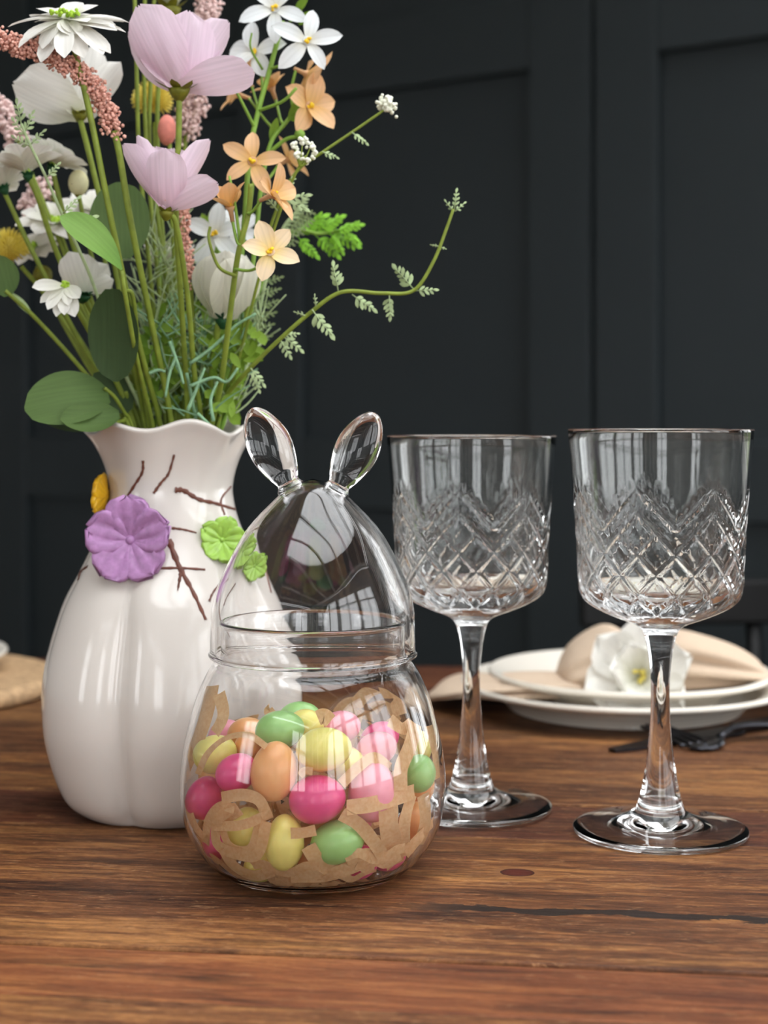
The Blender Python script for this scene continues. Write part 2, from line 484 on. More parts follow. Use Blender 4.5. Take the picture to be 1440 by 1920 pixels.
fr = nt.nodes.new('ShaderNodeFresnel'); fr.inputs['IOR'].default_value = 1.45
ms = nt.nodes.new('ShaderNodeMixShader')
nt.links.new(fr.outputs[0], ms.inputs[0]); nt.links.new(tr.outputs[0], ms.inputs[1]); nt.links.new(gl.outputs[0], ms.inputs[2])
nt.links.new(ms.outputs[0], out.inputs['Surface'])
M_pane = m
def window(n, kind, a, b):
    f = .045
    if kind == 'R': bx = lambda s0, s1, z0, z1, d0=.02, d1=.08: rbox(U1 + d0, U1 + d1, s0, s1, z0, z1)
    elif kind == 'B': bx = lambda s0, s1, z0, z1, d0=.02, d1=.08: rbox(s0, s1, -d1, -d0, z0, z1)
    else: bx = lambda s0, s1, z0, z1, d0=.02, d1=.08: rbox(s0, s1, W1 + d0, W1 + d1, z0, z1)
    mid = (a + b) / 2
    zt = WZ0 + (WZ1 - WZ0) * .72
    o = structure('window_%d' % n, join(bx(a, a + f, WZ0, WZ1), bx(b - f, b, WZ0, WZ1), bx(a + f, b - f, WZ0, WZ0 + f), bx(a + f, b - f, WZ1 - f, WZ1),
              bx(mid - .022, mid + .022, WZ0 + f, WZ1 - f), bx(a + f, mid - .022, zt, zt + .04), bx(mid + .022, b - f, zt, zt + .04)), M_white)
    part('pane', bx(a + f, mid - .022, WZ0 + f, WZ1 - f, .048, .052), M_pane, o, False)
    part('pane', bx(mid + .022, b - f, WZ0 + f, WZ1 - f, .048, .052), M_pane, o, False)
k = 1
for a, b in WIN_R: window(k, 'R', a, b); k += 1
for a, b in WIN_F: window(k, 'F', a, b); k += 1
for a, b in WIN_B: window(k, 'B', a, b); k += 1
roofw = structure('window_%d' % k, join(*[rbox(ROOF_U, U1, W1 * i / 8 - .025, W1 * i / 8 + .025, ZC + .01, ZC + .09) for i in range(1, 8)],
          rbox(ROOF_U, ROOF_U + .06, 0, W1, ZC + .01, ZC + .1), rbox(U1 - .06, U1, 0, W1, ZC + .01, ZC + .1)), M_white)
for i in range(8):
    part('roof_pane', rbox(ROOF_U + .06, U1 - .06, W1 * i / 8 + .025, W1 * (i + 1) / 8 - .025, ZC + .045, ZC + .05), M_pane, roofw, False)
structure('garden_lawn', rbox(U0 - 25, U1 + 25, -25, W1 + 25, -.35, -.3), M_lawn)

# panelled wall: raised boards (stiles and rails) on the charcoal wall
def wall_hit(px, py):
    d = P(px, py, 1.0) - Vector((0, 0, HC))
    t = 2.4 / (d.y + .65 * d.x)
    q = Vector((0, 0, HC)) + d * t
    return (q - RO).dot(RU), q.z
zrail = wall_hit(800, 162)[1]
zlow = wall_hit(650, 822)[1]
uu = {p: wall_hit(p, 500)[0] for p in (60, 460, 575, 1000, 1116, 1124, 1240)}
ntrim = 0
def board(u0, u1, z0, z1, d=.018):
    global ntrim
    ntrim += 1
    o = structure('trim_%d' % ntrim, rbox(u0, u1, 0, d, z0, z1), M_wall)
    bevel(o, .003, 2)
ZB = .14
stiles = [(uu[60] - .38, uu[60] - .30), (uu[60] - .09, uu[60]), (uu[460], uu[575]), (uu[1000], uu[1116]), (uu[1124], uu[1240]), (uu[1240] + .62, uu[1240] + .75)]
for a, b in stiles: board(a, b, ZB, ZC)
for (a, b) in zip(stiles, stiles[1:]):
    if b[0] - a[1] < .05: continue
    board(a[1], b[0], zrail, zrail + .11, .016)
    board(a[1], b[0], zlow - .11, zlow, .016)
    board(a[1], b[0], ZC - .12, ZC, .016)
    board(a[1], b[0], ZB, ZB + .08, .016)
o = structure('baseboard_back', rbox(U0, U1, 0, .022, 0, ZB), M_wall); bevel(o, .003)

# ------------------------------------------------------------------ dining table
table = thing('dining_table', 'reclaimed brown wood plank dining table with scratches, knots and a long split', 'table', TORI, rot=TROT)
ys = [.26, .42, .495, .543, .705, .768, .93, 1.06, 1.19]
mats = [W_main, W_main, W_pine, W_main, W_red, W_main, W_dark, W_red]
for i in range(8):
    y0, y1 = ys[i] - .72 + .0006, ys[i + 1] - .72 - .0006
    h = TZ - (.0006 if i in (2, 4, 6) else 0)
    nseg = 24
    V, Fc = [], []
    o = part('plank', wbox(-.95, .95, y0, y1, TZ - .035, h, TM), mats[i], table, False)
    bevel(o, .0012, 2)
for sx in (-.85, .85):
    for sy in (-.36, .38):
        o = part('leg', wbox(sx - .04, sx + .04, sy - .04, sy + .04, 0, TZ - .035, TM), W_dark, table, False); bevel(o, .004)
for sy in (-.36, .38):
    part('apron', wbox(-.81, .81, sy - .012, sy + .012, TZ - .12, TZ - .035, TM), W_dark, table, False)
for sx in (-.85, .85):
    part('apron', wbox(sx - .012, sx + .012, -.32, .34, TZ - .12, TZ - .035, TM), W_dark, table, False)

# ------------------------------------------------------------------ black chair beyond the table
chair = thing('dining_chair', 'black spindle back chair behind the table and the plates', 'chair', (.40, 1.62, 0))
cz = lambda py: HC - (py - HY) / F * 1.5
ctop, cbot = cz(1090), cz(1176)
crest = []
for s in range(13):
    x = .19 + .42 * s / 12
    y = 1.50 + .03 * (1 - ((s - 6) / 6) ** 2)
    crest.append((x, y))
V, Fc = [], []
for x, y in crest:
    V += [Vector((x, y - .011, cbot)), Vector((x, y + .011, cbot)), Vector((x, y + .011, ctop)), Vector((x, y - .011, ctop))]
for i in range(12):
    for k in range(4): Fc.append((i * 4 + k, i * 4 + (k + 1) % 4, i * 4 + 4 + (k + 1) % 4, i * 4 + 4 + k))
Fc += [(0, 3, 2, 1), (48, 49, 50, 51)]
o = part('crest_rail', (V, Fc), M_black, chair, False); bevel(o, .004)
for s in (1, 3, 5, 7, 9, 11):
    x, y = crest[s]
    part('spindle', tube([Vector((x, y, cbot + .002)), Vector((x * .9 + .04, y + .0, .62)), Vector((x * .86 + .056, y - .02, .455))], .008, .008, 8), M_black, chair)
o = part('seat', wbox(.19, .61, 1.42, 1.82, .42, .455), M_black, chair, False); bevel(o, .012, 3)
for sx in (.22, .58):
    for sy in (1.45, 1.79):
        part('leg', tube([Vector((sx, sy, .42)), Vector((sx + (sx - .4) * .12, sy + (sy - 1.62) * .12, 0))], .017, .013, 10), M_black, chair)

# ------------------------------------------------------------------ vase
VC = Vector(((321 - 720) / F * .755, .755, TZ))
VP = smooth_profile([(.0, .0015), (.036, .0015), (.041, 0), (.046, .0015), (.0538, .009), (.0605, .026), (.0642, .045), (.0628, .068), (.0545, .0966), (.0452, .1145),
                     (.0345, .136), (.0300, .150), (.0296, .158), (.0318, .168), (.0362, .178), (.0405, .1845)], 5)
VIN = smooth_profile([(.0392, .1858), (.0345, .178), (.0295, .168), (.0268, .156), (.0275, .148), (.032, .136), (.0425, .1145), (.052, .0966), (.060, .068), (.0612, .045), (.0575, .026), (.05, .010), (.036, .005), (0, .005)], 4)
TH0 = -PI / 2 - math.radians(17)
def vase_fn(a, r, z):
    ph = a - TH0
    w = abs(math.sin(3 * ph))
    g = (1 - w) ** 2.2
    body = max(0, min(1, (.150 - z) / .06)) * min(1, z / .01 + .55)
    r2 = r * (1 - .135 * g * body)
    top = max(0, min(1, (z - .140) / .045))
    wave = math.cos(6 * ph * 1.0 + .9)
    r2 *= 1 + .055 * top * wave
    z2 = z + .0024 * top * top * math.cos(6 * ph + 2.2) + .0012 * top * top * math.sin(3 * ph + .5)
    return r2, z2
vase = thing('ceramic_vase', 'cream glazed lobed ceramic vase with ruffled rim and applied flowers', 'vase', VC)
vv, vf = lathe(VP + VIN, 144, VC, vase_fn)
part('body', (vv, vf), M_ceramic, vase)
BV = BVHTree.FromPolygons([tuple(v) for v in vv], vf)
EYE = Vector((0, 0, HC))
def on_vase(px, py):
    d = (P(px, py, 1) - EYE).normalized()
    hit = BV.ray_cast(EYE, d)
    return hit[0], hit[1]
def branch(pts, w0, w1):
    pp = catmull([Vector((x, y, 0)) for x, y in pts], 6)
    V, Fc = [], []
    q = []
    for p in pp:
        h, n = on_vase(p.x, p.y)
        if h is None: continue
        if n.dot(EYE - h) < 0: n = -n
        q.append((h, n))
    if len(q) < 2: return
    for i, (h, n) in enumerate(q):
        t = (q[min(i + 1, len(q) - 1)][0] - q[max(i - 1, 0)][0]).normalized()
        s = n.cross(t).normalized()
        f = i / (len(q) - 1)
        w = (w0 + (w1 - w0) * f) * (1 + .25 * math.sin(i * 2.1))
        V += [h + s * w - n * .0004, h + s * w * .5 + n * .0006, h - s * w * .5 + n * .0006, h - s * w - n * .0004]
    for i in range(len(q) - 1):
        for k in range(3): Fc.append((i * 4 + k, i * 4 + k + 1, i * 4 + k + 5, i * 4 + k + 4))
    part('painted_branch', (V, Fc), M_bark, vase)
branch([(268, 863), (267, 885), (252, 910), (234, 940)], .0007, .0010)
branch([(327, 852), (316, 888), (302, 905), (288, 925)], .0006, .0009)
branch([(328, 919), (345, 920), (372, 936), (405, 944), (440, 955)], .0017, .0008)
branch([(432, 912), (414, 938), (421, 966)], .0005, .0008)
branch([(322, 990), (345, 993), (368, 999)], .0008, .0005)
branch([(316, 1012), (336, 1062), (362, 1110), (386, 1162)], .0018, .0009)
branch([(286, 1066), (336, 1065), (384, 1068)], .0009, .0007)
branch([(341, 1066), (337, 1085), (333, 1108)], .0014, .0004)
branch([(452, 975), (470, 1012), (487, 1060), (503, 1108)], .0008, .0007)
branch([(392, 1128), (400, 1110), (420, 1085)], .0006, .0005)
branch([(147, 1088), (152, 1072), (165, 1062)], .0007, .0007)

def petal_verts(L, W, e0, e1, cup=.2, p=1.4, q=.6, nu=8, nv=6, rip=0.0, ruf=0.0, seed=0, base=.0, twist=0):
    V, Fc = [], []
    x = z = 0.0
    rnd = random.Random(seed)
    ph = rnd.uniform(0, 6)
    for i in range(nu + 1):
        t = i / nu
        e = math.radians(e0 + (e1 - e0) * t)
        if i:
            x += L / nu * math.cos(e); z += L / nu * math.sin(e)
        w = W / 2 * max(base * (1 - t * t), math.sin(PI * min(.999, max(.02, t)) ** p) ** q)
        nx, nz = -math.sin(e), math.cos(e)
        for k in range(nv + 1):
            v = -1 + 2 * k / nv
            off = cup * w * v * v + rip * W * math.cos(v * PI * 3) * math.sin(PI * t) + ruf * W * t * math.sin(v * 4 + ph) * abs(v)
            tw = twist * t * v * w
            ext = ruf * W * .6 * math.sin(v * 7 + ph) * t * t
            V.append(Vector((x + nx * (off + tw) + ext * math.cos(e), w * v, z + nz * (off + tw) + ext * math.sin(e))))
    for i in range(nu):
        for k in range(nv):
            a = i * (nv + 1) + k
            Fc.append((a, a + nv + 1, a + nv + 2, a + 1))
    return V, Fc
PM = {}
def petal_me(mat, *args, **kw):
    key = (mat.name, args, tuple(sorted(kw.items())))
    if key not in PM:
        PM[key] = mk('petal', *petal_verts(*args, **kw), mat)
    return PM[key]
def solid(o, th):
    m = o.modifiers.new('thickness', 'SOLIDIFY'); m.thickness = th; m.offset = 0

def ceramic_flower(name, px, py, dia, mat, lift, axis, roll, n=5, eye=.0024, Y=None, e=(26, 8)):
    h, nn = on_vase(px, py)
    if h is None: h = P(px, py, Y)
    axis = Vector(axis).normalized()
    c = h + axis * lift
    rt = part(name, ball(c + axis * .0012, eye, 12, 8), mat, vase)
    for i in range(n):
        me = petal_me(mat, dia / 2, dia * .50, e[0], e[1], cup=.16, p=1.7, q=.42, rip=.03, ruf=.04, seed=i, base=.3, nu=10, nv=12)
        o = inst('petal', me, Matrix.Translation(c) @ frame(axis, roll + i * 2 * PI / n), rt)
        solid(o, .0022)
ceramic_flower('purple_flower', 250, 1013, .042, M_purple, .0035, (-.12, -1, .10), .35)
ceramic_flower('green_flower', 414, 1013, .0225, M_lime, .003, (.25, -1, .12), .1, eye=.0014)
ceramic_flower('small_green_flower', 461, 1055, .0150, M_lime, .0055, (.25, -1, .05), .7, eye=.0009)
ceramic_flower('yellow_flower', 214, 930, .021, M_yellowglaze, .004, (-1, .15, .05), .3, eye=.0016)

# ------------------------------------------------------------------ jar and rabbit-eared lid
JC = Vector(((587 - 720) / F * .649, .649, TZ))
JO = smooth_profile([(.0, .0022), (.026, .0018), (.034, .0002), (.0395, .0016), (.0468, .0085), (.0532, .0195), (.0556, .034), (.0544, .050), (.0505, .067), (.0466, .078), (.0428, .0852), (.0401, .0885)], 6)
JO += [(.0390, .0898), (.0386, .0915), (.0386, .1020), (.0391, .1034), (.0388, .1044), (.0379, .1047), (.0371, .1040), (.0370, .1020), (.0370, .0912)]
JIN = smooth_profile([(.0372, .0895), (.0392, .0868), (.0418, .0838), (.0451, .0773), (.0489, .0665), (.0528, .0498), (.0540, .034), (.0519, .0202), (.0456, .0094), (.0385, .0036), (.026, .0030), (0, .0030)], 6)
jar = part('glass_jar', lathe(JO + JIN, 160, Vector((0, 0, 0))), M_glass, None, True)
jar.matrix_basis = Matrix.Translation(JC); WM[jar.name] = Matrix.Translation(JC)
tag(jar, 'clear round glass jar filled with pastel candy eggs and paper shred', 'jar')
lid = thing('jar_lid', 'clear domed glass lid with two rabbit ears resting on the jar', 'lid', JC + Vector((0, 0, .0892)))
LO = smooth_profile([(.0422, .0892), (.0434, .0895), (.0438, .0906), (.0431, .0920), (.0429, .098), (.0422, .110), (.0384, .1224), (.0290, .1408), (.0160, .1553), (.0085, .1610), (0, .1636)], 6)
LI = smooth_profile([(0, .1622), (.0080, .1596), (.0150, .1541), (.0277, .1400), (.0370, .1218), (.0408, .1095), (.0414, .098), (.0414, .092), (.0416, .0896), (.0422, .0892)], 6)
part('dome', lathe(LO + LI[:-1] + [LI[-1]], 160, JC), M_glass, lid)
def ear(b, t, wid, roll):
    B, Tp = P(b[0], b[1], .649), P(t[0], t[1], .649)
    ax = (Tp - B); L = ax.length
    prof = smooth_profile([(0, -.0012), (.0052, -.001), (.0058, .0), (.0047, .0018), (.0050, .0036), (.0074, .009), (.0091, .0165), (.0088, .0235), (.0064, .0305), (.0030, .0350), (0, .0362)], 6)
    s = L / .0362
    V, Fc = lathe([(r * wid / .0182, z * s) for r, z in prof], 48)
    R = frame(ax.normalized(), roll)
    out = []
    for v in V:
        f = min(1, max(0, (v.z / s - .001) / .006))
        out.append(B + R @ Vector((v.x, v.y * (1 - .42 * f), v.z)))
    part('ear', (out, Fc), M_glass, lid)
ear((545, 914), (472, 765), .0190, 0)
ear((631, 918), (704, 774), .0186, 0)

# ------------------------------------------------------------------ candy eggs
def rin(z):
    if z < .0030: return 0
    if z > .09: return .037
    pts = sorted((zz, r) for r, zz in JIN)
    for (z0, r0), (z1, r1) in zip(pts, pts[1:]):
        if z0 <= z <= z1: return r0 + (r1 - r0) * (z - z0) / max(1e-9, z1 - z0)
    return .037
EGG = {}
def egg_me(col, a, b):
    V, Fc = lathe([(b * math.sin(PI * i / 16) * (1 + .05 * math.cos(PI * i / 16)), -a * math.cos(PI * i / 16)) if 0 < i < 16 else (0, -a if i == 0 else a) for i in range(17)], 28)
    return mk('candy_egg', V, Fc, CANDY[col])
# (colour, px, py, half length px, half width px, axis angle deg from vertical, layer, label)
EGGS = [
 ('yellow', 404, 1414, 42, 37, 70, 0, 'pale yellow candy egg under the arching paper strip near the jar side'),
 ('hot pink', 446, 1450, 42, 36, 55, 0, 'hot pink candy egg between the yellow and the big orange egg'),
 ('hot pink', 384, 1495, 42, 34, 20, 0, 'hot pink candy egg crossed by a thin paper strip at the jar side'),
 ('hot pink', 381, 1568, 36, 30, 70, 0, 'hot pink candy egg lowest at the jar side towards the vase'),
 ('orange', 362, 1468, 38, 30, 10, 1, 'orange candy egg half hidden at the edge of the jar'),
 ('orange', 514, 1446, 58, 45, 8, 0, 'large upright orange candy egg in the middle of the jar'),
 ('yellow', 607, 1405, 54, 42, 82, 0, 'large pale yellow candy egg lying above the hot pink one'),
 ('green', 524, 1369, 48, 37, 80, 1, 'green candy egg on top of the pile behind the orange one'),
 ('green', 562, 1350, 44, 34, 85, 3, 'green candy egg at the back of the pile, only its top showing'),
 ('yellow', 578, 1358, 36, 30, 85, 2, 'yellow candy egg peeking out behind the green one on top'),
 ('pale pink', 634, 1366, 40, 32, 75, 2, 'pale pink candy egg at the back behind the large yellow one'),
 ('hot pink', 712, 1385, 40, 32, 60, 2, 'hot pink candy egg at the back under the window reflection'),
 ('pale pink', 703, 1408, 41, 33, 65, 1, 'small pale pink candy egg above the large pale pink one'),
 ('yellow', 652, 1436, 38, 34, 60, 1, 'yellow candy egg tucked behind the large yellow and pink ones'),
 ('pale pink', 697, 1484, 58, 46, 5, 0, 'large pale pink candy egg belted by a paper strip'),
 ('hot pink', 594, 1497, 55, 46, 80, 0, 'large hot pink candy egg in the centre of the jar front'),
 ('yellow', 786, 1402, 34, 26, 15, 1, 'yellow candy egg behind paper strips above the small green one'),
 ('green', 784, 1450, 37, 31, 10, 0, 'green candy egg framed by paper strips on the glass side of the jar'),
 ('orange', 812, 1492, 32, 26, 10, 1, 'orange candy egg at the jar edge beside the wine glass'),
 ('orange', 800, 1534, 36, 28, 20, 0, 'orange candy egg low at the jar edge behind paper strips'),
 ('yellow', 534, 1578, 54, 38, 3, 0, 'upright barrel shaped yellow candy egg at the bottom of the jar'),
 ('green', 633, 1577, 54, 41, 70, 0, 'green candy egg lying at the bottom with a paper strip below'),
 ('hot pink', 676, 1640, 36, 30, 60, 0, 'hot pink candy egg on the jar floor below the green one'),
 ('hot pink', 728, 1630, 32, 26, 75, 0, 'hot pink candy egg on the jar floor nearest the wine glass'),
 ('yellow', 459, 1552, 44, 37, 10, 1, 'yellow candy egg caught inside a coil of paper strips'),
 ('pale pink', 421, 1378, 34, 29, 60, 2, 'pale pink candy egg behind the tall paper strip'),
 ('orange', 462, 1374, 38, 30, 75, 2, 'orange candy egg at the back of the pile beside the green one'),
 ('orange', 463, 1402, 34, 29, 60, 1, 'orange candy egg under the end of the arching paper strip'),
 ('yellow', 484, 1630, 34, 28, 80, 0, 'yellow candy egg on the jar floor under paper strips'),
 ('orange', 597, 1622, 40, 30, 80, 1, 'orange candy egg on the jar floor behind paper strips'),
 ('pale pink', 667, 1535, 38, 32, 20, 2, 'pale pink candy egg buried behind the green and pink ones'),
 ('hot pink', 803, 1562, 28, 22, 30, 1, 'hot pink candy egg just showing at the low jar edge'),
 ('yellow', 560, 1470, 44, 36, 40, 3, 'yellow candy egg buried deep behind the orange and hot pink ones'),
]
# eggs against the side of the glass or on the jar floor: (x, depth, height) from the jar's foot
FIXED = {(362, 1468): (-.0432, .0150, .036), (381, 1568): (-.0360, -.0165, .0160), (812, 1492): (.0455, .0090, .033), (800, 1534): (.0420, -.0110, .0225),
         (803, 1562): (.0380, .0080, .0125), (676, 1640): (.0205, -.0305, .0118), (728, 1630): (.0310, -.0205, .0115)}
eggs = []
for col, px, py, ha, hb, ang, layer, label in EGGS:
    Y = JC.y - .03
    rd = (ha + hb) / 2 * Y / F
    best = None
    for k in range(260):
        Yt = JC.y - .06 + k * .0005
        q = P(px, py, Yt) - JC
        g = rin(q.z) - hb * Y / F - .0008 - math.hypot(q.x, q.y)
        if g >= 0: best = Yt; break
        if best is None or g > best_g: best_g = g; bY = Yt
    Y = best if best is not None else bY
    Y += layer * .0165
    c = P(px, py, Y)
    s = Y / F * .97
    if (px, py) in FIXED:
        c = JC + Vector(FIXED[px, py]); layer = -1
    eggs.append([col, c, ha * s, hb * s, ang, label, layer])
def clampin(c, rd):
    q = c - JC
    q.z = max(q.z, .0032 + rd)
    m_ = min(rin(q.z), rin(max(.006, q.z - rd * .5)) + rd * .12) - rd - .0007
    h = math.hypot(q.x, q.y)
    if h > m_ > 0: q.x *= m_ / h; q.y *= m_ / h
    return JC + q
for it in range(140):
    for i in range(len(eggs)):
        for j in range(i):
            A, B = eggs[i], eggs[j]
            d = A[1] - B[1]
            # size along the line between them
            def ext(E, dirv):
                a = math.radians(E[4]); ax = Vector((math.sin(a), 0, math.cos(a)))
                t = abs(ax.dot(dirv)); return math.sqrt((E[2] * t) ** 2 + (E[3] ** 2) * (1 - t * t))
            L = d.length
            u = d / L if L > 1e-6 else Vector((0, 1, 0))
            need = ext(A, u) + ext(B, u)
            if L < need:
                o = (need - L) * .5
                push = Vector((u.x * .22, u.y + (.35 if u.y >= 0 else -.35) , u.z * .22)) * o
                fa = .5 if A[6] == B[6] else (.97 if A[6] > B[6] else .03); fb = 1 - fa
                if A[6] < 0 or B[6] < 0: fa, fb = (0 if A[6] < 0 else .5), (0 if B[6] < 0 else .5)
                A[1] += push * fa; B[1] -= push * fb
    for E in eggs: E[1] = clampin(E[1], E[3])
for col, c, a, b, ang, label, layer in eggs:
    R = Matrix.Rotation(math.radians(ang), 4, 'Y') @ Matrix.Rotation(random.uniform(0, 6), 4, 'Z')
    for it in range(60):        # settle inside the glass
        worst, ww = 0, None
        for i in range(17):
            for k in range(12):
                v = c - JC + R @ Vector((b * math.sin(PI * i / 16) * (1 + .05 * math.cos(PI * i / 16)) * math.cos(k * PI / 6), b * math.sin(PI * i / 16) * (1 + .05 * math.cos(PI * i / 16)) * math.sin(k * PI / 6), -a * math.cos(PI * i / 16)))
                g = math.hypot(v.x, v.y) + .0004 - rin(max(.0033, v.z))
                if v.z < .0034: g = max(g, .0034 - v.z)
                if g > worst: worst, ww = g, v
        if ww is None: break
        h = Vector((-ww.x, -ww.y, 0)).normalized() + Vector((0, 0, .8 if ww.z < .022 else 0))
        c = c + h * (worst * .6 + .00005)
        if it > 25: a *= .99; b *= .99
    o = inst('candy_egg', egg_me(col, a, b), Matrix.Translation(c) @ R)
    tag(o, label, 'candy egg', 'candy eggs in the jar')

# ------------------------------------------------------------------ paper shred
def ribbon(pts, w, nrm):
    """flat strip along pts; nrm(p) gives the side it faces"""
    V, Fc = [], []
    n = len(pts)
    for i, p in enumerate(pts):
        t = (pts[min(i + 1, n - 1)] - pts[max(i - 1, 0)]).normalized()
        nn = nrm(p, i / (n - 1)); s = nn.cross(t)
        if s.length < 1e-5: s = Vector((1, 0, 0))
        s.normalize(); f = s.cross(t).normalized()
        V += [p + s * w / 2, p + f * (w * .06), p - s * w / 2]
    for i in range(n - 1):
        for k in range(2): Fc.append((i * 3 + k, i * 3 + k + 1, i * 3 + k + 4, i * 3 + k + 3))
    return V, Fc
def inside(vf):
    out = []
    for v in vf[0]:
        q = v - JC
        q.z = max(q.z, .0036)
        h = math.hypot(q.x, q.y); m_ = rin(q.z) - .0005
        if h > m_ > 0: q.x *= m_ / h; q.y *= m_ / h
        out.append(JC + q)
    return out, vf[1]
def front_in(px, py, gap, back=False):
    """point on the ray through px, py just inside the glass"""
    last = None; bg_ = -9
    rng = range(300) if not back else range(299, -1, -1)
    for k in rng:
        Yt = JC.y - .06 + k * .0004
        q = P(px, py, Yt) - JC
        g = rin(max(.0034, q.z)) - gap - math.hypot(q.x, q.y)
        if q.z < .0040: g -= .01
        if g >= 0: return P(px, py, Yt)
        if g > bg_: bg_ = g; last = Yt
    p = P(px, py, last); q = p - JC; h = math.hypot(q.x, q.y); m_ = rin(max(.0045, q.z)) - gap
    if h > m_ > 0: q.x *= m_ / h; q.y *= m_ / h
    q.z = max(q.z, .0046)
    return JC + q
def radial(p, t=0):
    q = p - JC; q.z = (q.z - .035) * .8
    return q.normalized() if q.length > 1e-6 else Vector((0, -1, 0))
STRIPS = [
 ([(396, 1286), (385, 1340), (368, 1395), (352, 1432)], 36, .0010, 'tall flat paper strip standing against the glass nearest the vase'),
 ([(412, 1300), (420, 1340), (404, 1375)], 24, .0030, 'paper strip leaning behind the tall one near the vase'),
 ([(372, 1452), (392, 1412), (425, 1384), (466, 1378), (500, 1400)], 12, .0008, 'thin paper strip arching over the pale yellow egg'),
 ([(416, 1496), (455, 1490), (486, 1500), (503, 1533)], 22, .0010, 'paper strip bent over the top of the coiled strips'),
 ([(387, 1582), (392, 1540), (414, 1512), (440, 1516)], 18, .0010, 'paper strip looped in front of the lower hot pink eggs'),
 ([(399, 1548), (455, 1546), (508, 1524)], 18, .0012, 'straight paper strip lying across the coil of strips'),
 ([(650, 1514), (705, 1506), (776, 1484)], 28, .0008, 'wide paper strip belting the large pale pink egg'),
 ([(640, 1526), (672, 1545), (698, 1575), (716, 1602)], 25, .0012, 'paper strip slanting down beside the low green egg'),
 ([(727, 1512), (731, 1560), (741, 1622)], 38, .0014, 'widest paper strip standing upright below the pink egg'),
 ([(770, 1490), (757, 1545), (758, 1606)], 24, .0020, 'upright paper strip behind the widest one'),
 ([(792, 1490), (796, 1540), (786, 1584)], 28, .0010, 'upright paper strip in front of the orange egg at the jar edge'),
 ([(778, 1356), (768, 1400), (752, 1440), (750, 1482)], 28, .0010, 'long paper strip running down beside the small green egg'),
 ([(806, 1360), (816, 1410), (822, 1460)], 24, .0012, 'paper strip pressed to the glass at the jar edge beside the wine glass'),
 ([(545, 1642), (610, 1640), (655, 1626), (692, 1604)], 25, .0010, 'paper strip curving along the jar floor under the green egg'),
 ([(578, 1586), (598, 1615), (632, 1630), (684, 1612)], 28, .0022, 'paper strip cupping the low green egg from below'),
 ([(545, 1562), (568, 1561), (592, 1556)], 20, .0008, 'short paper strip resting on the barrel shaped yellow egg'),
 ([(500, 1540), (484, 1600), (445, 1600), (408, 1580), (412, 1535), (446, 1512)], 20, .0012, 'outer paper strip of the round coil'),
 ([(488, 1536), (470, 1590), (432, 1586), (420, 1545), (452, 1520)], 16, .0030, 'inner paper strip of the round coil'),
 ([(418, 1590), (440, 1622), (476, 1640), (512, 1632)], 20, .0010, 'paper strip curling under the round coil on the jar floor'),
 ([(500, 1625), (512, 1645), (524, 1664)], 22, .0010, 'short upright paper strip at the foot of the barrel shaped egg'),
 ([(524, 1640), (528, 1655), (545, 1666)], 16, .0016, 'small folded paper strip on the jar floor'),
 ([(596, 1346), (608, 1342), (620, 1352)], 28, .0180, 'short paper strip between the eggs on top of the pile'),
 ([(486, 1328), (500, 1332), (516, 1346)], 20, .0300, 'paper strip sticking up behind the green egg on top'),
 ([(562, 1454), (572, 1445), (586, 1446)], 14, .0030, 'scrap of paper strip above the large hot pink egg'),
 ([(350, 1500), (366, 1545), (392, 1578)], 16, .0010, 'thin paper strip crossing the hot pink eggs at the jar edge'),
 ([(640, 1470), (670, 1440), (700, 1420), (730, 1440)], 20, .0060, 'paper strip arched over the large pale pink egg'),
 ([(730, 1350), (755, 1366), (772, 1356)], 24, .0050, 'crumpled paper strip at the top near the small green egg'),
 ([(650, 1612), (690, 1600), (720, 1616), (750, 1600)], 22, .0012, 'paper strip waving over the hot pink eggs on the jar floor'),
 ([(560, 1652), (620, 1664), (690, 1650)], 22, .0010, 'paper strip lying flat along the front of the jar floor'),
 ([(760, 1600), (785, 1570), (812, 1540)], 24, .0010, 'paper strip climbing the low curve of the jar beside the wine glass'),
]
for pts, w, gap, label in STRIPS:
    pp = catmull([front_in(x, y, gap) for x, y in pts], 6)
    seed = random.uniform(0, 9)
    ed = 12 if w <= 12 else 0
    def nr(p, t, s=seed, e=ed):
        n_ = radial(p) * .6 + Vector((0, -.55, .05))
        return (n_ + Vector((math.sin(s + t * 5), 0, math.cos(s * 2 + t * 4))) * (.18 if not e else .5)).normalized()
    pp = [p - radial(p) * .0003 for p in pp]
    o = part('paper_strip', inside(ribbon(pp, w * .62 / F, nr)), M_paper, None, True, JC)
    tag(o, label, 'paper strip', 'brown paper strips in the jar')
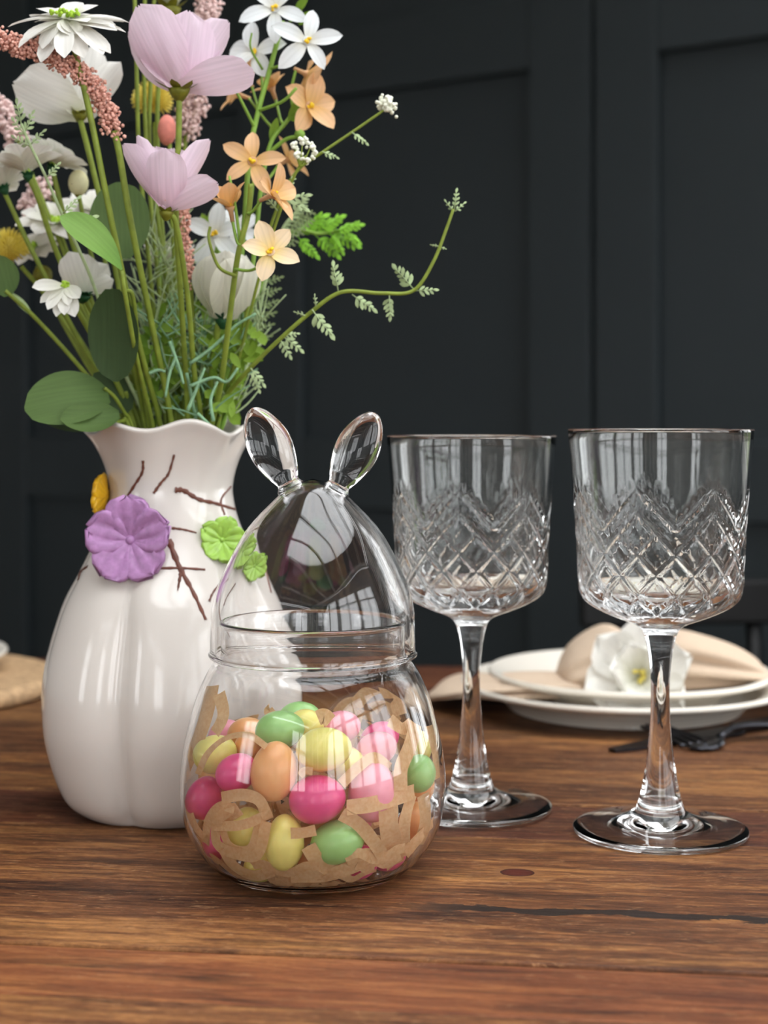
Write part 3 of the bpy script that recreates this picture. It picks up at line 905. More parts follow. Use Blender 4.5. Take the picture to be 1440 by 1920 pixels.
# crumpled strips heaped at the back of the jar, seen through it
for i, pts in enumerate([[(634, 1340), (655, 1322), (680, 1318)], [(668, 1322), (690, 1300), (712, 1296)], [(716, 1300), (740, 1306), (752, 1340)],
                         [(700, 1330), (722, 1318), (752, 1352)], [(640, 1350), (664, 1338), (700, 1344)], [(735, 1345), (748, 1370), (770, 1376)],
                         [(720, 1360), (745, 1384), (742, 1410)], [(440, 1372), (452, 1352), (480, 1350)]]):
    pp = catmull([front_in(x, y, .003 + .002 * (i % 3), True) for x, y in pts], 6)
    o = part('paper_strip', inside(ribbon(pp, .0062, lambda p, t, s=i: (radial(p) + Vector((math.sin(s + 3 * t), 0, .4))).normalized())), M_paper, None, True, JC)
    tag(o, ['crumpled paper strip heaped at the jar back above the rear pale pink egg', 'highest crumpled paper strip heaped at the back of the jar', 'crumpled paper strip falling from the heap towards the wine glass',
            'crumpled paper strip crossing the heap at the back of the jar', 'crumpled paper strip lowest in the heap over the rear pink eggs', 'crumpled paper strip at the end of the heap nearest the small green egg',
            'crumpled paper strip hanging down behind the small yellow egg', 'crumpled paper strip at the jar back behind the orange eggs'][i], 'paper strip', 'brown paper strips heaped at the jar back')
# the mass of shred between the eggs
chunks = []
rnd = random.Random(3)
for i in range(150):
    an = rnd.uniform(0, 2 * PI); z = rnd.uniform(.008, .056)
    r = (rin(z) - .002) * math.sqrt(rnd.uniform(.02, .98))
    if z > .03: r *= .8
    # keep the front clear where the eggs press against the glass
    if math.sin(an) < -.1 and r > .03 and z > .016: r *= .55
    c = Vector((r * math.cos(an), r * math.sin(an), z))
    d = Vector((rnd.uniform(-1, 1), rnd.uniform(-1, 1), rnd.uniform(-.6, .6))).normalized()
    pts = []
    L = rnd.uniform(.012, .028)
    for k in range(5):
        q = c + d * L * (k / 4 - .5) + Vector((rnd.uniform(-1, 1), rnd.uniform(-1, 1), rnd.uniform(-1, 1))) * .003
        q.z = min(.062, max(.0045, q.z)); h = math.hypot(q.x, q.y); m_ = rin(q.z) - .0034
        if h > m_: q.x *= m_ / h; q.y *= m_ / h
        pts.append(JC + q)
    fv = Vector((rnd.uniform(-1, 1), rnd.uniform(-1, 1), rnd.uniform(-1, 1)))
    chunks.append(ribbon(catmull(pts, 3), rnd.uniform(.003, .005), lambda p, t, f=fv: (radial(p) + f * .35).normalized()))
for i in range(70):
    an = rnd.uniform(0, 2 * PI)
    front = max(0, -math.sin(an))
    z = rnd.uniform(.0048, .012 + .026 * (1 - front) ** .6)
    if z > .017 and abs(math.cos(an)) > .72: continue
    dz = rnd.uniform(-1, 1); span = rnd.uniform(.25, .6) * (1 if front < .8 or abs(dz) < .6 else .5)
    pts = []
    g = rnd.uniform(.0008, .0055)
    for k in range(6):
        t = k / 5 - .5
        zz = max(.0045, z + dz * .012 * t * (1 if front < .5 else .35) + .002 * math.sin(k * 1.7 + i))
        r = rin(zz) - g
        pts.append(JC + Vector((r * math.cos(an + span * t), r * math.sin(an + span * t), zz)))
    fv = rv(1)
    chunks.append(ribbon(catmull(pts, 3), rnd.uniform(.003, .0044), lambda p, t, f=fv: (radial(p) + f * .30).normalized()))
o = part('paper_shred', inside(join(*chunks)), M_paper, None, True, JC)
tag(o, 'mass of brown kraft paper shred packed between the candy eggs', 'paper shred', None, 'stuff')

# ------------------------------------------------------------------ cut wine glasses
GC = Vector(((1238 - 720) / F * .706, .706, TZ))
GO1 = smooth_profile([(0, .0034), (.012, .0031), (.025, .0018), (.0345, .0003), (.0388, .0005), (.0396, .0018), (.0386, .0031), (.030, .0046), (.020, .0066), (.0128, .0096), (.0104, .0130), (.0086, .020), (.0068, .030),
                      (.0052, .044), (.0043, .058), (.0044, .070), (.0056, .082), (.0076, .0905), (.0098, .0938), (.0135, .0958)], 5)
def go(z):    # outer bowl radius
    pts = [(.0958, .0135), (.0985, .021), (.102, .0290), (.1055, .0345), (.109, .0366), (.114, .0374), (.125, .0378), (.140, .0386), (.160, .0400), (.1835, .0419)]
    for (z0, r0), (z1, r1) in zip(pts, pts[1:]):
        if z <= z1:
            t = (z - z0) / (z1 - z0); return r0 + (r1 - r0) * t
    return pts[-1][1]
zs = [.0958 + .0005 * i for i in range(135)]
zs += [.1633 + .0015 * i for i in range(14)]
rows = []
for i, z in enumerate(zs):   # smooth the corner of the profile
    rows.append((sum(go(max(.0958, z + d * .0006)) for d in (-3, -2, -1, 0, 1, 2, 3)) / 7 if z > .098 else go(z), z))
HW = PI / 14; ZV = .1295; HD = .0093
def groove(a, r, z):
    if z < .0995 or z > .166: return r, z
    th = a - PI / 2 * 3            # 0 faces the camera
    dep = 0
    def vee(d, w=.0015, D=.00095):
        d = abs(d)
        return D * max(0, 1 - d / w)
    P_ = th / HW + (z - ZV) / HD; Q_ = th / HW - (z - ZV) / HD
    k = .5 * HD * 1.35
    tri = abs(((th / HW + 1) % 2) - 1)
    fade = min(1, max(0, (z - .0995) / .006))
    top = ZV + HD * tri
    if z <= top + .0004:
        for w in (P_, Q_):
            d = ((w + 1) % 2) - 1
            dep = max(dep, vee(d * k) * fade)
    # long cuts: a double V above every second valley
    ph = ((th / HW + 2) % 4) - 2
    for z0, t1 in ((ZV, 2.15), (ZV + 1.15 * HD, 2.05)):
        zz = (z - z0) / HD
        if 0 <= zz <= t1:
            tap = min(1, (t1 - zz) / .7)
            for s in (1, -1):
                dep = max(dep, vee((ph - s * zz) * k, .0018 * (.35 + .65 * tap), .0011 * tap))
    return r - dep, z
rim = [(.04195, .1840), (.0416, .18425), (.0411, .1840)]
GI = smooth_profile([(.0402, .1825), (.0382, .160), (.0367, .140), (.0356, .125), (.0350, .116), (.0338, .1115), (.030, .1078), (.020, .1046), (.010, .1036), (0, .1034)], 6)
gv = []
V1, F1 = lathe(GO1 + rows[1:] + rim + GI, 420, Vector(), groove)
gme = mk('wine_glass', V1, F1, M_crystal)
g1 = inst('wine_glass', gme, Matrix.Translation(GC))
tag(g1, 'diamond cut stemmed wine glass in front of the plates and napkin', 'wine glass', 'cut wine glasses')
GL = Vector(((884 - 720) / F * .75, .75, TZ))
g2 = g1.copy(); COL.objects.link(g2)
g2.matrix_basis = Matrix.Translation(GL) @ Matrix.Rotation(.23, 4, 'Z') @ Matrix.Scale(.982, 4)
WM[g2.name] = g2.matrix_basis.copy()
tag(g2, 'diamond cut stemmed wine glass beside the candy jar', 'wine glass', 'cut wine glasses')

# ------------------------------------------------------------------ place settings
PC = Vector(((1170 - 720) / F * 1.015, 1.015, TZ))
def plate(name, label, c, R, foot, h, group):
    s = R
    prof = [(0, .0030), (foot - .006, .0030), (foot - .003, 0), (foot, 0), (foot + .002, .0025), (R * .80, h * .55), (R * .97, h - .0022), (R, h - .0006), (R * .997, h + .0012), (R * .975, h + .0016),
            (R * .84, h * .72 + .0015), (foot + .008, .0075), (foot - .004, .0062), (0, .0060)]
    o = part(name, lathe(smooth_profile(prof, 4), 96, c), M_plate, None, True, c)
    return tag(o, label, 'plate', group)
plate('dinner_plate', 'larger ivory dinner plate under the stack with napkin and white flower', PC, .107, .075, .0170, 'ivory plates')
pc2 = PC + Vector((.004, .004, .0066))
plate('side_plate', 'smaller ivory plate on the dinner plate, holding the beige napkin', pc2, .0925, .058, .0165, 'ivory plates')
MC = Vector((-.352, 1.075, TZ))
o = part('straw_placemat', lathe([(0, 0), (.121, 0), (.124, .002), (.124, .008), (.121, .0105)] + [(.121 - .0058 * i, .0105 + (.0012 if i % 2 else 0)) for i in range(1, 21)] + [(0, .0105)], 80, MC), M_mat, None, True, MC)
tag(o, 'round woven straw placemat behind the vase at the far table edge', 'placemat')
plate('small_plate', 'ivory plate on the straw placemat, cut by the picture edge', MC + Vector((-.004, .012, .0119)), .089, .05, .0125, 'ivory plates')

def loft(rings):
    V, Fc = [], []
    n = len(rings[0])
    for r in rings: V += r
    for i in range(len(rings) - 1):
        for k in range(n):
            k2 = (k + 1) % n
            Fc.append((i * n + k, i * n + k2, (i + 1) * n + k2, (i + 1) * n + k))
    Fc.append(tuple(range(n))[::-1]); Fc.append(tuple((len(rings) - 1) * n + k for k in range(n)))
    return V, Fc
def lobe(sections, Y, grooves, nseg=40, sub=6):
    """sections: (px, py top, py bottom, half depth, dY)"""
    q = catmull([Vector((a, b, c)) for a, b, c, d, e in sections], sub)
    q2 = catmull([Vector((d, e, 0)) for a, b, c, d, e in sections], sub)
    rings = []
    for i, (v, w) in enumerate(zip(q, q2)):
        Yc = Y + w.y
        top, bot = P(v.x, v.y, Yc), P(v.x, v.z, Yc)
        c = (top + bot) / 2; hz = max(.0006, (top.z - bot.z) / 2); hy = max(.0006, w.x)
        f = i / (len(q) - 1)
        ring = []
        for k in range(nseg):
            an = 2 * PI * k / nseg
            r = 1.0
            for (a0, wd, dep, drift) in grooves:
                d_ = (an - a0 - drift * f + PI) % (2 * PI) - PI
                r -= dep * math.exp(-(d_ / wd) ** 2) * math.sin(PI * min(1, .15 + f * .85))
            r *= 1 + .03 * math.sin(an * 3 + f * 5)
            ring.append(c + Vector((.0015 * math.sin(an * 2 + f * 7), hy * math.cos(an) * r, hz * math.sin(an) * r)))
        rings.append(ring)
    return loft(rings)
NY = 1.0
right = lobe([(1205, 1232, 1284, .010, 0), (1235, 1196, 1290, .022, .005), (1268, 1180, 1292, .032, .01), (1320, 1192, 1288, .036, .012), (1375, 1212, 1284, .034, .012), (1415, 1234, 1280, .026, .012), (1436, 1252, 1272, .012, .012)],
             NY, [(PI - .15, .20, .34, -.1), (PI + .65, .16, .40, -.1)])
left = lobe([(1200, 1226, 1290, .010, 0), (1176, 1186, 1298, .024, .008), (1140, 1170, 1302, .034, .014), (1100, 1186, 1304, .036, .014), (1066, 1212, 1302, .030, .012), (1050, 1240, 1296, .018, .012), (1044, 1262, 1286, .006, .012)],
            NY, [(PI - .5, .25, .16, .5), (PI + .3, .2, .14, .3)])
tail = lobe([(1085, 1268, 1300, .030, .005), (1040, 1264, 1304, .034, .0), (985, 1264, 1304, .036, -.004), (935, 1268, 1305, .036, 0), (900, 1268, 1299, .040, .01), (862, 1274, 1296, .040, .016), (830, 1284, 1303, .030, .02), (806, 1300, 1310, .012, .02)],
            NY, [(PI - .1, .22, .40, .2), (PI / 2 + .4, .25, .25, .3)])
nap = thing('cloth_napkin', 'beige linen napkin gathered in a loose bow on the plates', 'napkin', P(1205, 1290, 1.005))
part('folded_loop', right, M_linen, nap)
part('folded_loop', left, M_linen, nap)
part('loose_tail', tail, M_linen, nap)
ring = thing('napkin_ring', 'white silk flower napkin ring holding the beige napkin', 'napkin ring', P(1195, 1262, .965))
fc = P(1196, 1272, .962)
V, Fc = [], []
part('band', tube(catmull([P(1203, 1215, 1.0) + Vector((0, .014 * math.cos(a) - .0, 0)) * 1 + Vector((0, 0, .016 * math.sin(a) - .016)) for a in [2 * PI * i / 16 for i in range(17)]], 2), .0016, .0016, 8), M_wpet, ring)
fax = Vector((-.1, -1, .42)).normalized()
for i, (n_, L, W, e0, e1) in enumerate([(6, .036, .032, 10, 32), (5, .028, .026, 38, 66)]):
    for k in range(n_):
        me = petal_me(M_wpet, L, W, e0, e1, cup=.35, p=1.6, q=.45, ruf=.10, seed=k + 10 * i, base=.25, nu=9, nv=8)
        inst('petal', me, Matrix.Translation(fc + fax * .002 * i) @ frame(fax, k * 2 * PI / n_ + .4 * i + .3), ring)
part('flower_eye', join(*[tiny(fc + fax * .008 + rv(.0035), .0016) for k in range(14)]), M_pomp, ring)

# cutlery
def fork(name, label, pts, heights):
    """pts: px positions on the table from handle end to tine tips"""
    base = [T(x, y) for x, y in pts]
    for p, h in zip(base, heights): p.z = TZ + h
    c = catmull(base, 8)
    root = thing(name, label, 'fork', base[0] + Vector((0, 0, -(base[0].z - TZ))), 'dark cutlery beside the plates')
    n = len(c)
    V, Fc = [], []
    up = Vector((0, 0, 1))
    def bar(pp, w, off, th=.0009, sub=None):
        V, Fc = [], []
        for i, p in enumerate(pp):
            t = (pp[min(i + 1, len(pp) - 1)] - pp[max(i - 1, 0)]).normalized()
            s = t.cross(up).normalized(); nn = s.cross(t).normalized()
            ww = w(i / (len(pp) - 1)); oo = off(i / (len(pp) - 1))
            q = p + s * oo
            V += [q + s * ww + nn * 0, q + s * ww * .6 + nn * th, q - s * ww * .6 + nn * th, q - s * ww + nn * 0, q - s * ww * .6 - nn * th, q + s * ww * .6 - nn * th]
        for i in range(len(pp) - 1):
            for k in range(6): Fc.append((i * 6 + k, i * 6 + (k + 1) % 6, i * 6 + 6 + (k + 1) % 6, i * 6 + 6 + k))
        Fc.append(tuple(range(6))[::-1]); Fc.append(tuple((len(pp) - 1) * 6 + k for k in range(6)))
        return V, Fc
    m1 = int(n * .58); m2 = int(n * .72)
    part('handle', bar(c[:m1 + 1], lambda t: .0062 - .0036 * t, lambda t: 0, .0016), M_steel, root)
    part('head', bar(c[m1:m2 + 1], lambda t: .0026 + .0098 * min(1, t * 1.3) ** .7, lambda t: 0), M_steel, root)
    for k in range(4):
        o_ = -.0096 + .0064 * k
        part('tine', bar(c[m2:], lambda t: .0021 - .0013 * t, lambda t, o_=o_: o_ * (1 - .12 * t)), M_steel, root)
fork('dinner_fork', 'dark steel fork lying in front of the plates behind the wine glass', [(1640, 1371), (1530, 1378), (1440, 1382), (1375, 1390), (1325, 1404), (1275, 1394), (1215, 1385)], [.002, .003, .0075, .008, .002, .004, .0085])
kn = thing('table_knife', 'dark steel knife with its tip showing beside the glass stem', 'knife', T(1470, 1384) + Vector((0, 0, 0)), 'dark cutlery beside the plates')
kp = [T(1148, 1412), T(1230, 1409), T(1310, 1425)]
ka, kb = T(1147, 1411), T(1470, 1349 + 12)
kb = ka + (T(1215, 1400) - ka).normalized() * .19
kd = (kb - ka).normalized(); ks = kd.cross(Vector((0, 0, 1))).normalized()
def kbar(t0, t1, wf, th):
    V, Fc = [], []
    for i in range(9):
        t = i / 8; p = ka + kd * (t0 + (t1 - t0) * t); w = wf(t)
        V += [p + ks * w + Vector((0, 0, .0006)), p - ks * w + Vector((0, 0, .0006)), p - ks * w + Vector((0, 0, .0006 + th)), p + ks * w + Vector((0, 0, .0006 + th))]
    for i in range(8):
        for k in range(4): Fc.append((i * 4 + k, i * 4 + (k + 1) % 4, i * 4 + 4 + (k + 1) % 4, i * 4 + 4 + k))
    Fc += [(3, 2, 1, 0), (32, 33, 34, 35)]
    return V, Fc
part('blade', kbar(0, .10, lambda t: .0028 + .006 * min(1, t * 2.2) ** .6, .0016), M_steel, kn, False)
o = part('handle', kbar(.10, .19, lambda t: .0052 + .002 * t, .0045), M_steel, kn, False); bevel(o, .001)

# ------------------------------------------------------------------ bouquet
NSTEM = 0
def plant(name, label, cat, path, group=None, r0=.0011, r1=.0013, mat=None, sides=7):
    """path: (px, py, Y) from the bloom down to the vase mouth; the stem goes on into the vase"""
    global NSTEM
    NSTEM += 1
    pts = [P(*p) for p in path]
    mouth = pts[-1].copy()
    off = Vector((mouth.x - VC.x, mouth.y - VC.y, 0))
    lim = .0255
    if off.length > lim: off *= lim / off.length
    mouth = VC + off; mouth.z = TZ + .186
    pts[-1] = mouth
    nk = VC + off * .62; nk.z = TZ + .154
    if Vector((off.x, off.y, 0)).length * .62 > .019: nk = VC + off.normalized() * .019; nk.z = TZ + .154
    a = NSTEM * 2.4
    bot = VC + Vector((-off.x * .5 + .012 * math.cos(a), -off.y * .5 + .012 * math.sin(a), .012))
    full = catmull(pts + [nk, bot], 7)
    root = thing(name, label, cat, bot, group)
    part('stem', tube(full, r0, r1, sides), mat or M_stem, root)
    root['_top'] = 0
    del root['_top']
    return root
def calyx(root, c, axis, size, mat=M_calyx, n=6, reach=1.0, lift=5):
    R = frame(axis)
    vs = []
    prof = [(0, -size * .55), (size * .18, -size * .5), (size * .42, -size * .18), (size * .55, size * .12), (size * .3, size * .2), (0, size * .2)]
    V, Fc = lathe(prof, 10); vs.append(([c + R @ v for v in V], Fc))
    for i in range(n):
        V, Fc = petal_verts(size * reach * (1 - .15 * (i % 2)), size * .5, lift + 20 * (i % 2), lift + 40, .2, 1.0, .7, 4, 2, seed=i)
        M = Matrix.Translation(c) @ frame(axis, i * 2 * PI / n)
        vs.append(([M @ v for v in V], Fc))
    part('calyx', join(*vs), mat, root)
def bloom(root, c, axis, specs, mat, roll=0.0, parent=None):
    """specs: list of (count, length, width, e0, e1, kwargs)"""
    for si, sp in enumerate(specs):
        n, L, W, e0, e1 = sp[:5]; kw = sp[5] if len(sp) > 5 else {}
        for i in range(n):
            me = petal_me(mat, L, W, e0, e1, seed=i % 4, **kw)
            jit = Matrix.Rotation(random.uniform(-.10, .10), 4, 'Y')
            sc = random.uniform(.92, 1.06)
            inst('petal', me, Matrix.Translation(c) @ frame(axis, roll + i * 2 * PI / n + si * .5 + random.uniform(-.08, .08)) @ jit @ Matrix.Scale(sc, 4), parent or root)
def petal_at(root, c, target, side, L, W, e1, mat, **kw):
    """one petal from c towards the point target; side: direction the petal's inner face looks"""
    x = (target - c).normalized(); z = (Vector(side) - x * Vector(side).dot(x)).normalized(); y = z.cross(x)
    M = Matrix((x, y, z)).transposed().to_4x4(); M.translation = c
    me = petal_me(mat, L, W, 0, e1, **kw)
    return inst('petal', me, M, root)
def eye(root, c, axis, r, mat, n=26, name='flower_eye'):
    axis = Vector(axis).normalized()
    part(name, join(ball(c, r * .8, 8, 5), *[tiny(c + axis * r * .3 + (rv(1).normalized() * r * .8), r * .28) for k in range(n)]), mat, root)
def florets(root, path, r, n, mat, size, name='florets', r_end=None):
    pp = catmull(path, 10)
    out = []
    for i in range(n):
        f = (i + random.random()) / n * (len(pp) - 1); k = min(len(pp) - 2, int(f))
        p = pp[k].lerp(pp[k + 1], f - k)
        t = f / (len(pp) - 1)
        rr = r if r_end is None else r + (r_end - r) * t
        rr *= .75 + .35 * math.sin(f * 2.3 + 1) ** 2
        d = rv(1).normalized()
        out.append(tiny(p + d * rr * random.uniform(.55, 1.0), size * random.uniform(.7, 1.25)))
    o = part(name, join(*out), mat, root)
    o['kind'] = 'stuff'
    return o
SEGP = lambda L: [P(*q) for q in L]
def blossom(root, c, axis, L, W, mat, roll=0, e0=26, e1=-12, n=5, name='blossom', tube_len=.006, eye_r=.0017):
    """a small starry flower: eye and throat with its petals as sub-parts"""
    axis = Vector(axis).normalized()
    R = frame(axis)
    V, Fc = lathe([(0, -tube_len), (.0009, -tube_len), (.0012, -.001), (.0024, .0012), (.0012, .0006), (0, .0002)], 8)
    b = part(name, ([c + R @ v for v in V], Fc), mat, root)
    part('stamens', join(*[tiny(c + axis * .0018 + rv(.0011), .0009) for k in range(7)]), M_yellow, b)
    for i in range(n):
        me = petal_me(mat, L, W, e0, e1, cup=.24, p=1.12, q=.72, seed=i, ruf=.03, base=.14)
        inst('petal', me, Matrix.Translation(c) @ frame(axis, roll + i * 2 * PI / n + random.uniform(-.18, .18)) @ Matrix.Rotation(random.uniform(-.34, .3), 4, 'Y') @ Matrix.Scale(random.uniform(.9, 1.1), 4), b)
    return b
def twig(root, pts, r0, r1, mat, name='branch'):
    return part(name, tube(catmull(pts, 6), r0, r1, 6), mat, root)
def leaf(root, base, tip, side, W, mat, e1=20, name='leaf', **kw):
    x = tip - base; L = x.length
    kw.setdefault('p', 1.0); kw.setdefault('q', .75)
    x.normalize(); side = Vector(side); z = (side - x * side.dot(x)).normalized(); y = z.cross(x)
    M = Matrix((x, y, z)).transposed().to_4x4(); M.translation = base
    V, Fc = petal_verts(L, W, -e1 / 2, e1 / 2, kw.pop('cup', .25), nu=14, nv=8, **kw)
    # folded midrib
    me = mk(name, V, Fc, mat)
    return inst(name, me, M, root)
def feather(root, base, d, side, L, mat, n=4, name='leaflet', wide=1.0):
    """small ferny leaflet: rachis with paired lobes, one mesh"""
    d = Vector(d).normalized(); side = Vector(side); side = (side - d * side.dot(d)).normalized()
    up = d.cross(side)
    vs = [tube([base, base + d * L * .5 + up * L * .05, base + d * L], .00035, .0002, 4)]
    for i in range(n):
        t = .2 + .75 * i / n
        for s in (1, -1):
            b = base + d * (L * t)
            dd = (d * .8 + side * s * .75 + up * random.uniform(-.2, .35)).normalized()
            l = L * .42 * (1 - .45 * t) * wide * random.uniform(.8, 1.15)
            V, Fc = petal_verts(l, l * .42, 5, 25, .2, 1.3, .6, 4, 2, seed=i)
            x = dd; z = (up - x * up.dot(x)).normalized(); y = z.cross(x)
            M = Matrix((x, y, z)).transposed().to_4x4(); M.translation = b
            vs.append(([M @ v for v in V], Fc))
    V, Fc = petal_verts(L * .35, L * .16, 5, 25, .2, 1.3, .6, 4, 2)
    z = (up - d * up.dot(d)).normalized(); M = Matrix((d, z.cross(d), z)).transposed().to_4x4(); M.translation = base + d * L * .85
    vs.append(([M @ v for v in V], Fc))
    return part(name, join(*vs), mat, root)

# --- two blush cosmos in front
r = plant('cosmos', 'larger blush pink cosmos, highest pink bloom of the bouquet', 'flower', [(336, 176, .70), (335, 260, .702), (330, 400, .706), (342, 600, .722), (352, 798, .742)], 'blush pink cosmos', .0014, .0013)
c = P(336, 166, .70)
calyx(r, c + Vector((0, 0, -.001)), (0, -.25, 1), .0095, M_calyx, 7, 1.35, -2)
petal_at(r, c, P(268, 50, .688), (.25, 1, .5), .040, .0275, 18, M_pink, cup=.42, p=1.35, q=.42, rip=.016, ruf=.03, seed=1, base=.35, nu=10, nv=12)
petal_at(r, c, P(352, 30, .690), (-.1, 1, .2), .0345, .0275, 16, M_pink, cup=.40, p=1.35, q=.42, rip=.016, ruf=.03, seed=2, base=.35, nu=10, nv=12)
petal_at(r, c, P(424, 56, .702), (-.7, .7, .3), .0385, .0200, 8, M_pink, cup=.45, p=1.35, q=.42, rip=.016, ruf=.03, seed=3, base=.35, nu=10, nv=12)
petal_at(r, c, P(484, 126, .69), (-.1, .8, .65), .0370, .0200, -8, M_pink, cup=.22, p=1.35, q=.42, rip=.012, ruf=.02, seed=4, base=.35, nu=10, nv=12)
petal_at(r, c, P(218, 62, .708), (.5, .7, .5), .039, .026, 14, M_pink, cup=.30, p=1.35, q=.42, rip=.016, ruf=.03, seed=5, base=.35, nu=10, nv=12)
petal_at(r, c, P(300, 42, .722), (.1, -1, .3), .034, .028, 14, M_pink, cup=.30, p=1.35, q=.42, rip=.016, ruf=.03, seed=6, base=.35, nu=10, nv=12)
petal_at(r, c, P(410, 78, .722), (-.3, -1, .3), .030, .022, 14, M_pink, cup=.30, p=1.35, q=.42, rip=.016, ruf=.03, seed=7, base=.35, nu=10, nv=12)
eye(r, c + Vector((0, .004, .007)), (0, 0, 1), .0025, M_yellow)
r = plant('cosmos', 'smaller blush pink cosmos opening like a cup above the vase', 'flower', [(311, 402, .69), (330, 420, .693), (352, 560, .708), (364, 700, .728), (376, 798, .742)], 'blush pink cosmos', .0013, .0013)
c = P(312, 392, .69)
calyx(r, c + Vector((0, 0, -.002)), (.1, -.1, 1), .0062)
for tgt, sd, L, W, e, sd_, cu in [((224, 280, .684), (.8, 1, .3), .034, .0155, 12, 1, .5), ((304, 276, .670), (.1, 1, .3), .0285, .0190, 16, 2, .30), ((254, 258, .684), (.5, 1, .2), .0345, .0095, 6, 3, .6),
                            ((400, 262, .690), (-.8, .7, .3), .0365, .0135, 6, 4, .55), ((414, 336, .682), (-.2, .9, .5), .0275, .0145, -8, 5, .4), ((286, 256, .710), (.1, -1, .3), .033, .0175, 12, 6, .4), ((336, 258, .713), (-.2, -1, .3), .033, .0180, 12, 7, .4),
                            ((368, 264, .708), (-.5, -.6, .3), .032, .0140, 8, 8, .4)]:
    petal_at(r, c, P(*tgt), sd, L, W, e, M_pink, cup=cu, p=1.35, q=.40, rip=.016, ruf=.04, seed=sd_, base=.3, nu=10, nv=10)
eye(r, c + Vector((0, 0, .004)), (0, 0, 1), .0028, M_coral)

# --- white daisy, top left, and the white cosmos behind it
r = plant('daisy', 'shaggy white daisy with lime eye at the top of the bouquet', 'flower', [(128, 60, .69), (142, 100, .69), (172, 230, .695), (206, 400, .70), (240, 560, .715), (275, 700, .73), (300, 798, .745)], 'white daisies', .0015, .0013)
c = P(124, 36, .69)
ax = Vector((-.12, -.35, 1))
calyx(r, c - ax.normalized() * .004, ax, .006, M_stem)
for tgt, L, W, e in [((32, 22, .69), .027, .011, -28), ((40, 55, .68), .026, .010, -30), ((60, 66, .675), .020, .009, -40), ((84, 88, .668), .018, .0085, -40), ((120, 100, .668), .0165, .0098, -30), ((92, 92, .672), .018, .007, -35),
                     ((140, 66, .668), .0135, .0105, -30), ((158, 66, .672), .013, .0095, -25), ((165, 35, .68), .0145, .0105, -10), ((205, 80, .678), .0265, .0125, -25), ((228, 40, .69), .027, .010, -18), ((232, 18, .695), .028, .0125, -22),
                     ((180, 2, .70), .0185, .011, -10), ((150, -8, .705), .0155, .011, 0), ((120, 2, .705), .0125, .0095, 0), ((75, 5, .70), .021, .009, -15), ((50, 8, .705), .025, .010, -20), ((200, 10, .712), .024, .011, -20)]:
    petal_at(r, c, P(*tgt), (0, -.35, 1), L, W, e, M_wpet, cup=.2, p=1.4, q=.5, rip=.012, base=.3, seed=1)
for i in range(14):
    a = i * 2.39996
    tgt = c + frame((-.1, -.75, 1)) @ Vector((.030 * math.cos(a), .030 * math.sin(a), random.uniform(-.006, .004)))
    me = petal_me(M_wpet, .022 + .002 * (i % 3), .009, 0, -24, cup=.22, p=1.4, q=.5, rip=.014, ruf=.03, base=.3, seed=i % 3)
    x = (tgt - c).normalized(); z = (Vector((-.1, -.75, 1)) - x * Vector((-.1, -.75, 1)).dot(x)).normalized()
    M = Matrix((x, z.cross(x), z)).transposed().to_4x4(); M.translation = c + Vector((0, 0, -.001 - .0004 * (i % 3)))
    inst('petal', me, M, r)
part('flower_eye', join(*[tiny(c + Vector((random.uniform(-.006, .006), random.uniform(-.005, .003), .0015 + random.uniform(0, .002))), .0009) for k in range(45)]), M_limec, r)
r = plant('cosmos', 'white cosmos seen from behind with ribbed petals, by the coral spray', 'flower', [(150, 222, .745), (170, 300, .745), (205, 450, .748), (238, 620, .752), (268, 798, .755)], 'white cosmos', .0014, .0013)
c = P(150, 214, .745)
calyx(r, c, (.2, -.5, 1), .0078)
for tgt, sd, L, W, e in [((34, 170, .735), (.4, 1, .5), .034, .032, 16), ((172, 85, .75), (0, 1, .1), .036, .019, 8), ((226, 120, .75), (-.5, 1, .2), .033, .014, 6), ((90, 110, .77), (.3, -1, .4), .034, .028, 14), ((205, 190, .76), (-.3, .6, .6), .022, .020, 6)]:
    petal_at(r, c, P(*tgt), sd, L, W, e, M_wpet, cup=.3, p=1.35, q=.42, rip=.014, ruf=.03, base=.35, nu=10, nv=12)

# --- coral and blush feathery sprays
r = plant('coral_spray', 'bumpy coral spray arching out across the white cosmos', 'flower spray', [(214, 246, .70), (224, 290, .70), (246, 420, .703), (285, 610, .72), (322, 798, .74)], 'coral and blush sprays', .0016, .0013)
florets(r, SEGP([(214, 244, .70), (186, 178, .697), (140, 128, .692), (70, 96, .69), (-8, 72, .69)]), .0056, 1400, M_coral, .00082)
r = plant('coral_spray', 'slim coral spray standing upright between the green stems', 'flower spray', [(358, 530, .74), (362, 600, .745), (366, 700, .75), (368, 798, .752)], 'coral and blush sprays', .0010, .0012)
florets(r, SEGP([(358, 532, .74), (350, 470, .74), (344, 400, .742), (340, 385, .742)]), .0034, 420, M_coral, .00075)
r = plant('blush_spray', 'pale blush spray at the top behind the larger pink cosmos', 'flower spray', [(348, 250, .80), (340, 420, .79), (338, 640, .775), (334, 798, .765)], 'coral and blush sprays', .0012, .0012)
florets(r, SEGP([(345, 252, .80), (362, 200, .80), (376, 130, .80), (384, 60, .80), (392, -10, .80)]), .0082, 900, M_blush, .0011)
r = plant('blush_spray', 'pale blush spray at the picture edge above the white daisies', 'flower spray', [(34, 265, .79), (90, 400, .785), (170, 600, .775), (245, 798, .768)], 'coral and blush sprays', .0010, .0012)
florets(r, SEGP([(36, 268, .79), (18, 240, .79), (2, 205, .79), (-14, 190, .79)]), .0072, 260, M_blush, .0013)
r = plant('blush_spray', 'pale blush spray drooping below the white daisies beside the yellow pompon', 'flower spray', [(90, 350, .80), (130, 440, .795), (190, 620, .78), (250, 798, .77)], 'coral and blush sprays', .0010, .0012)
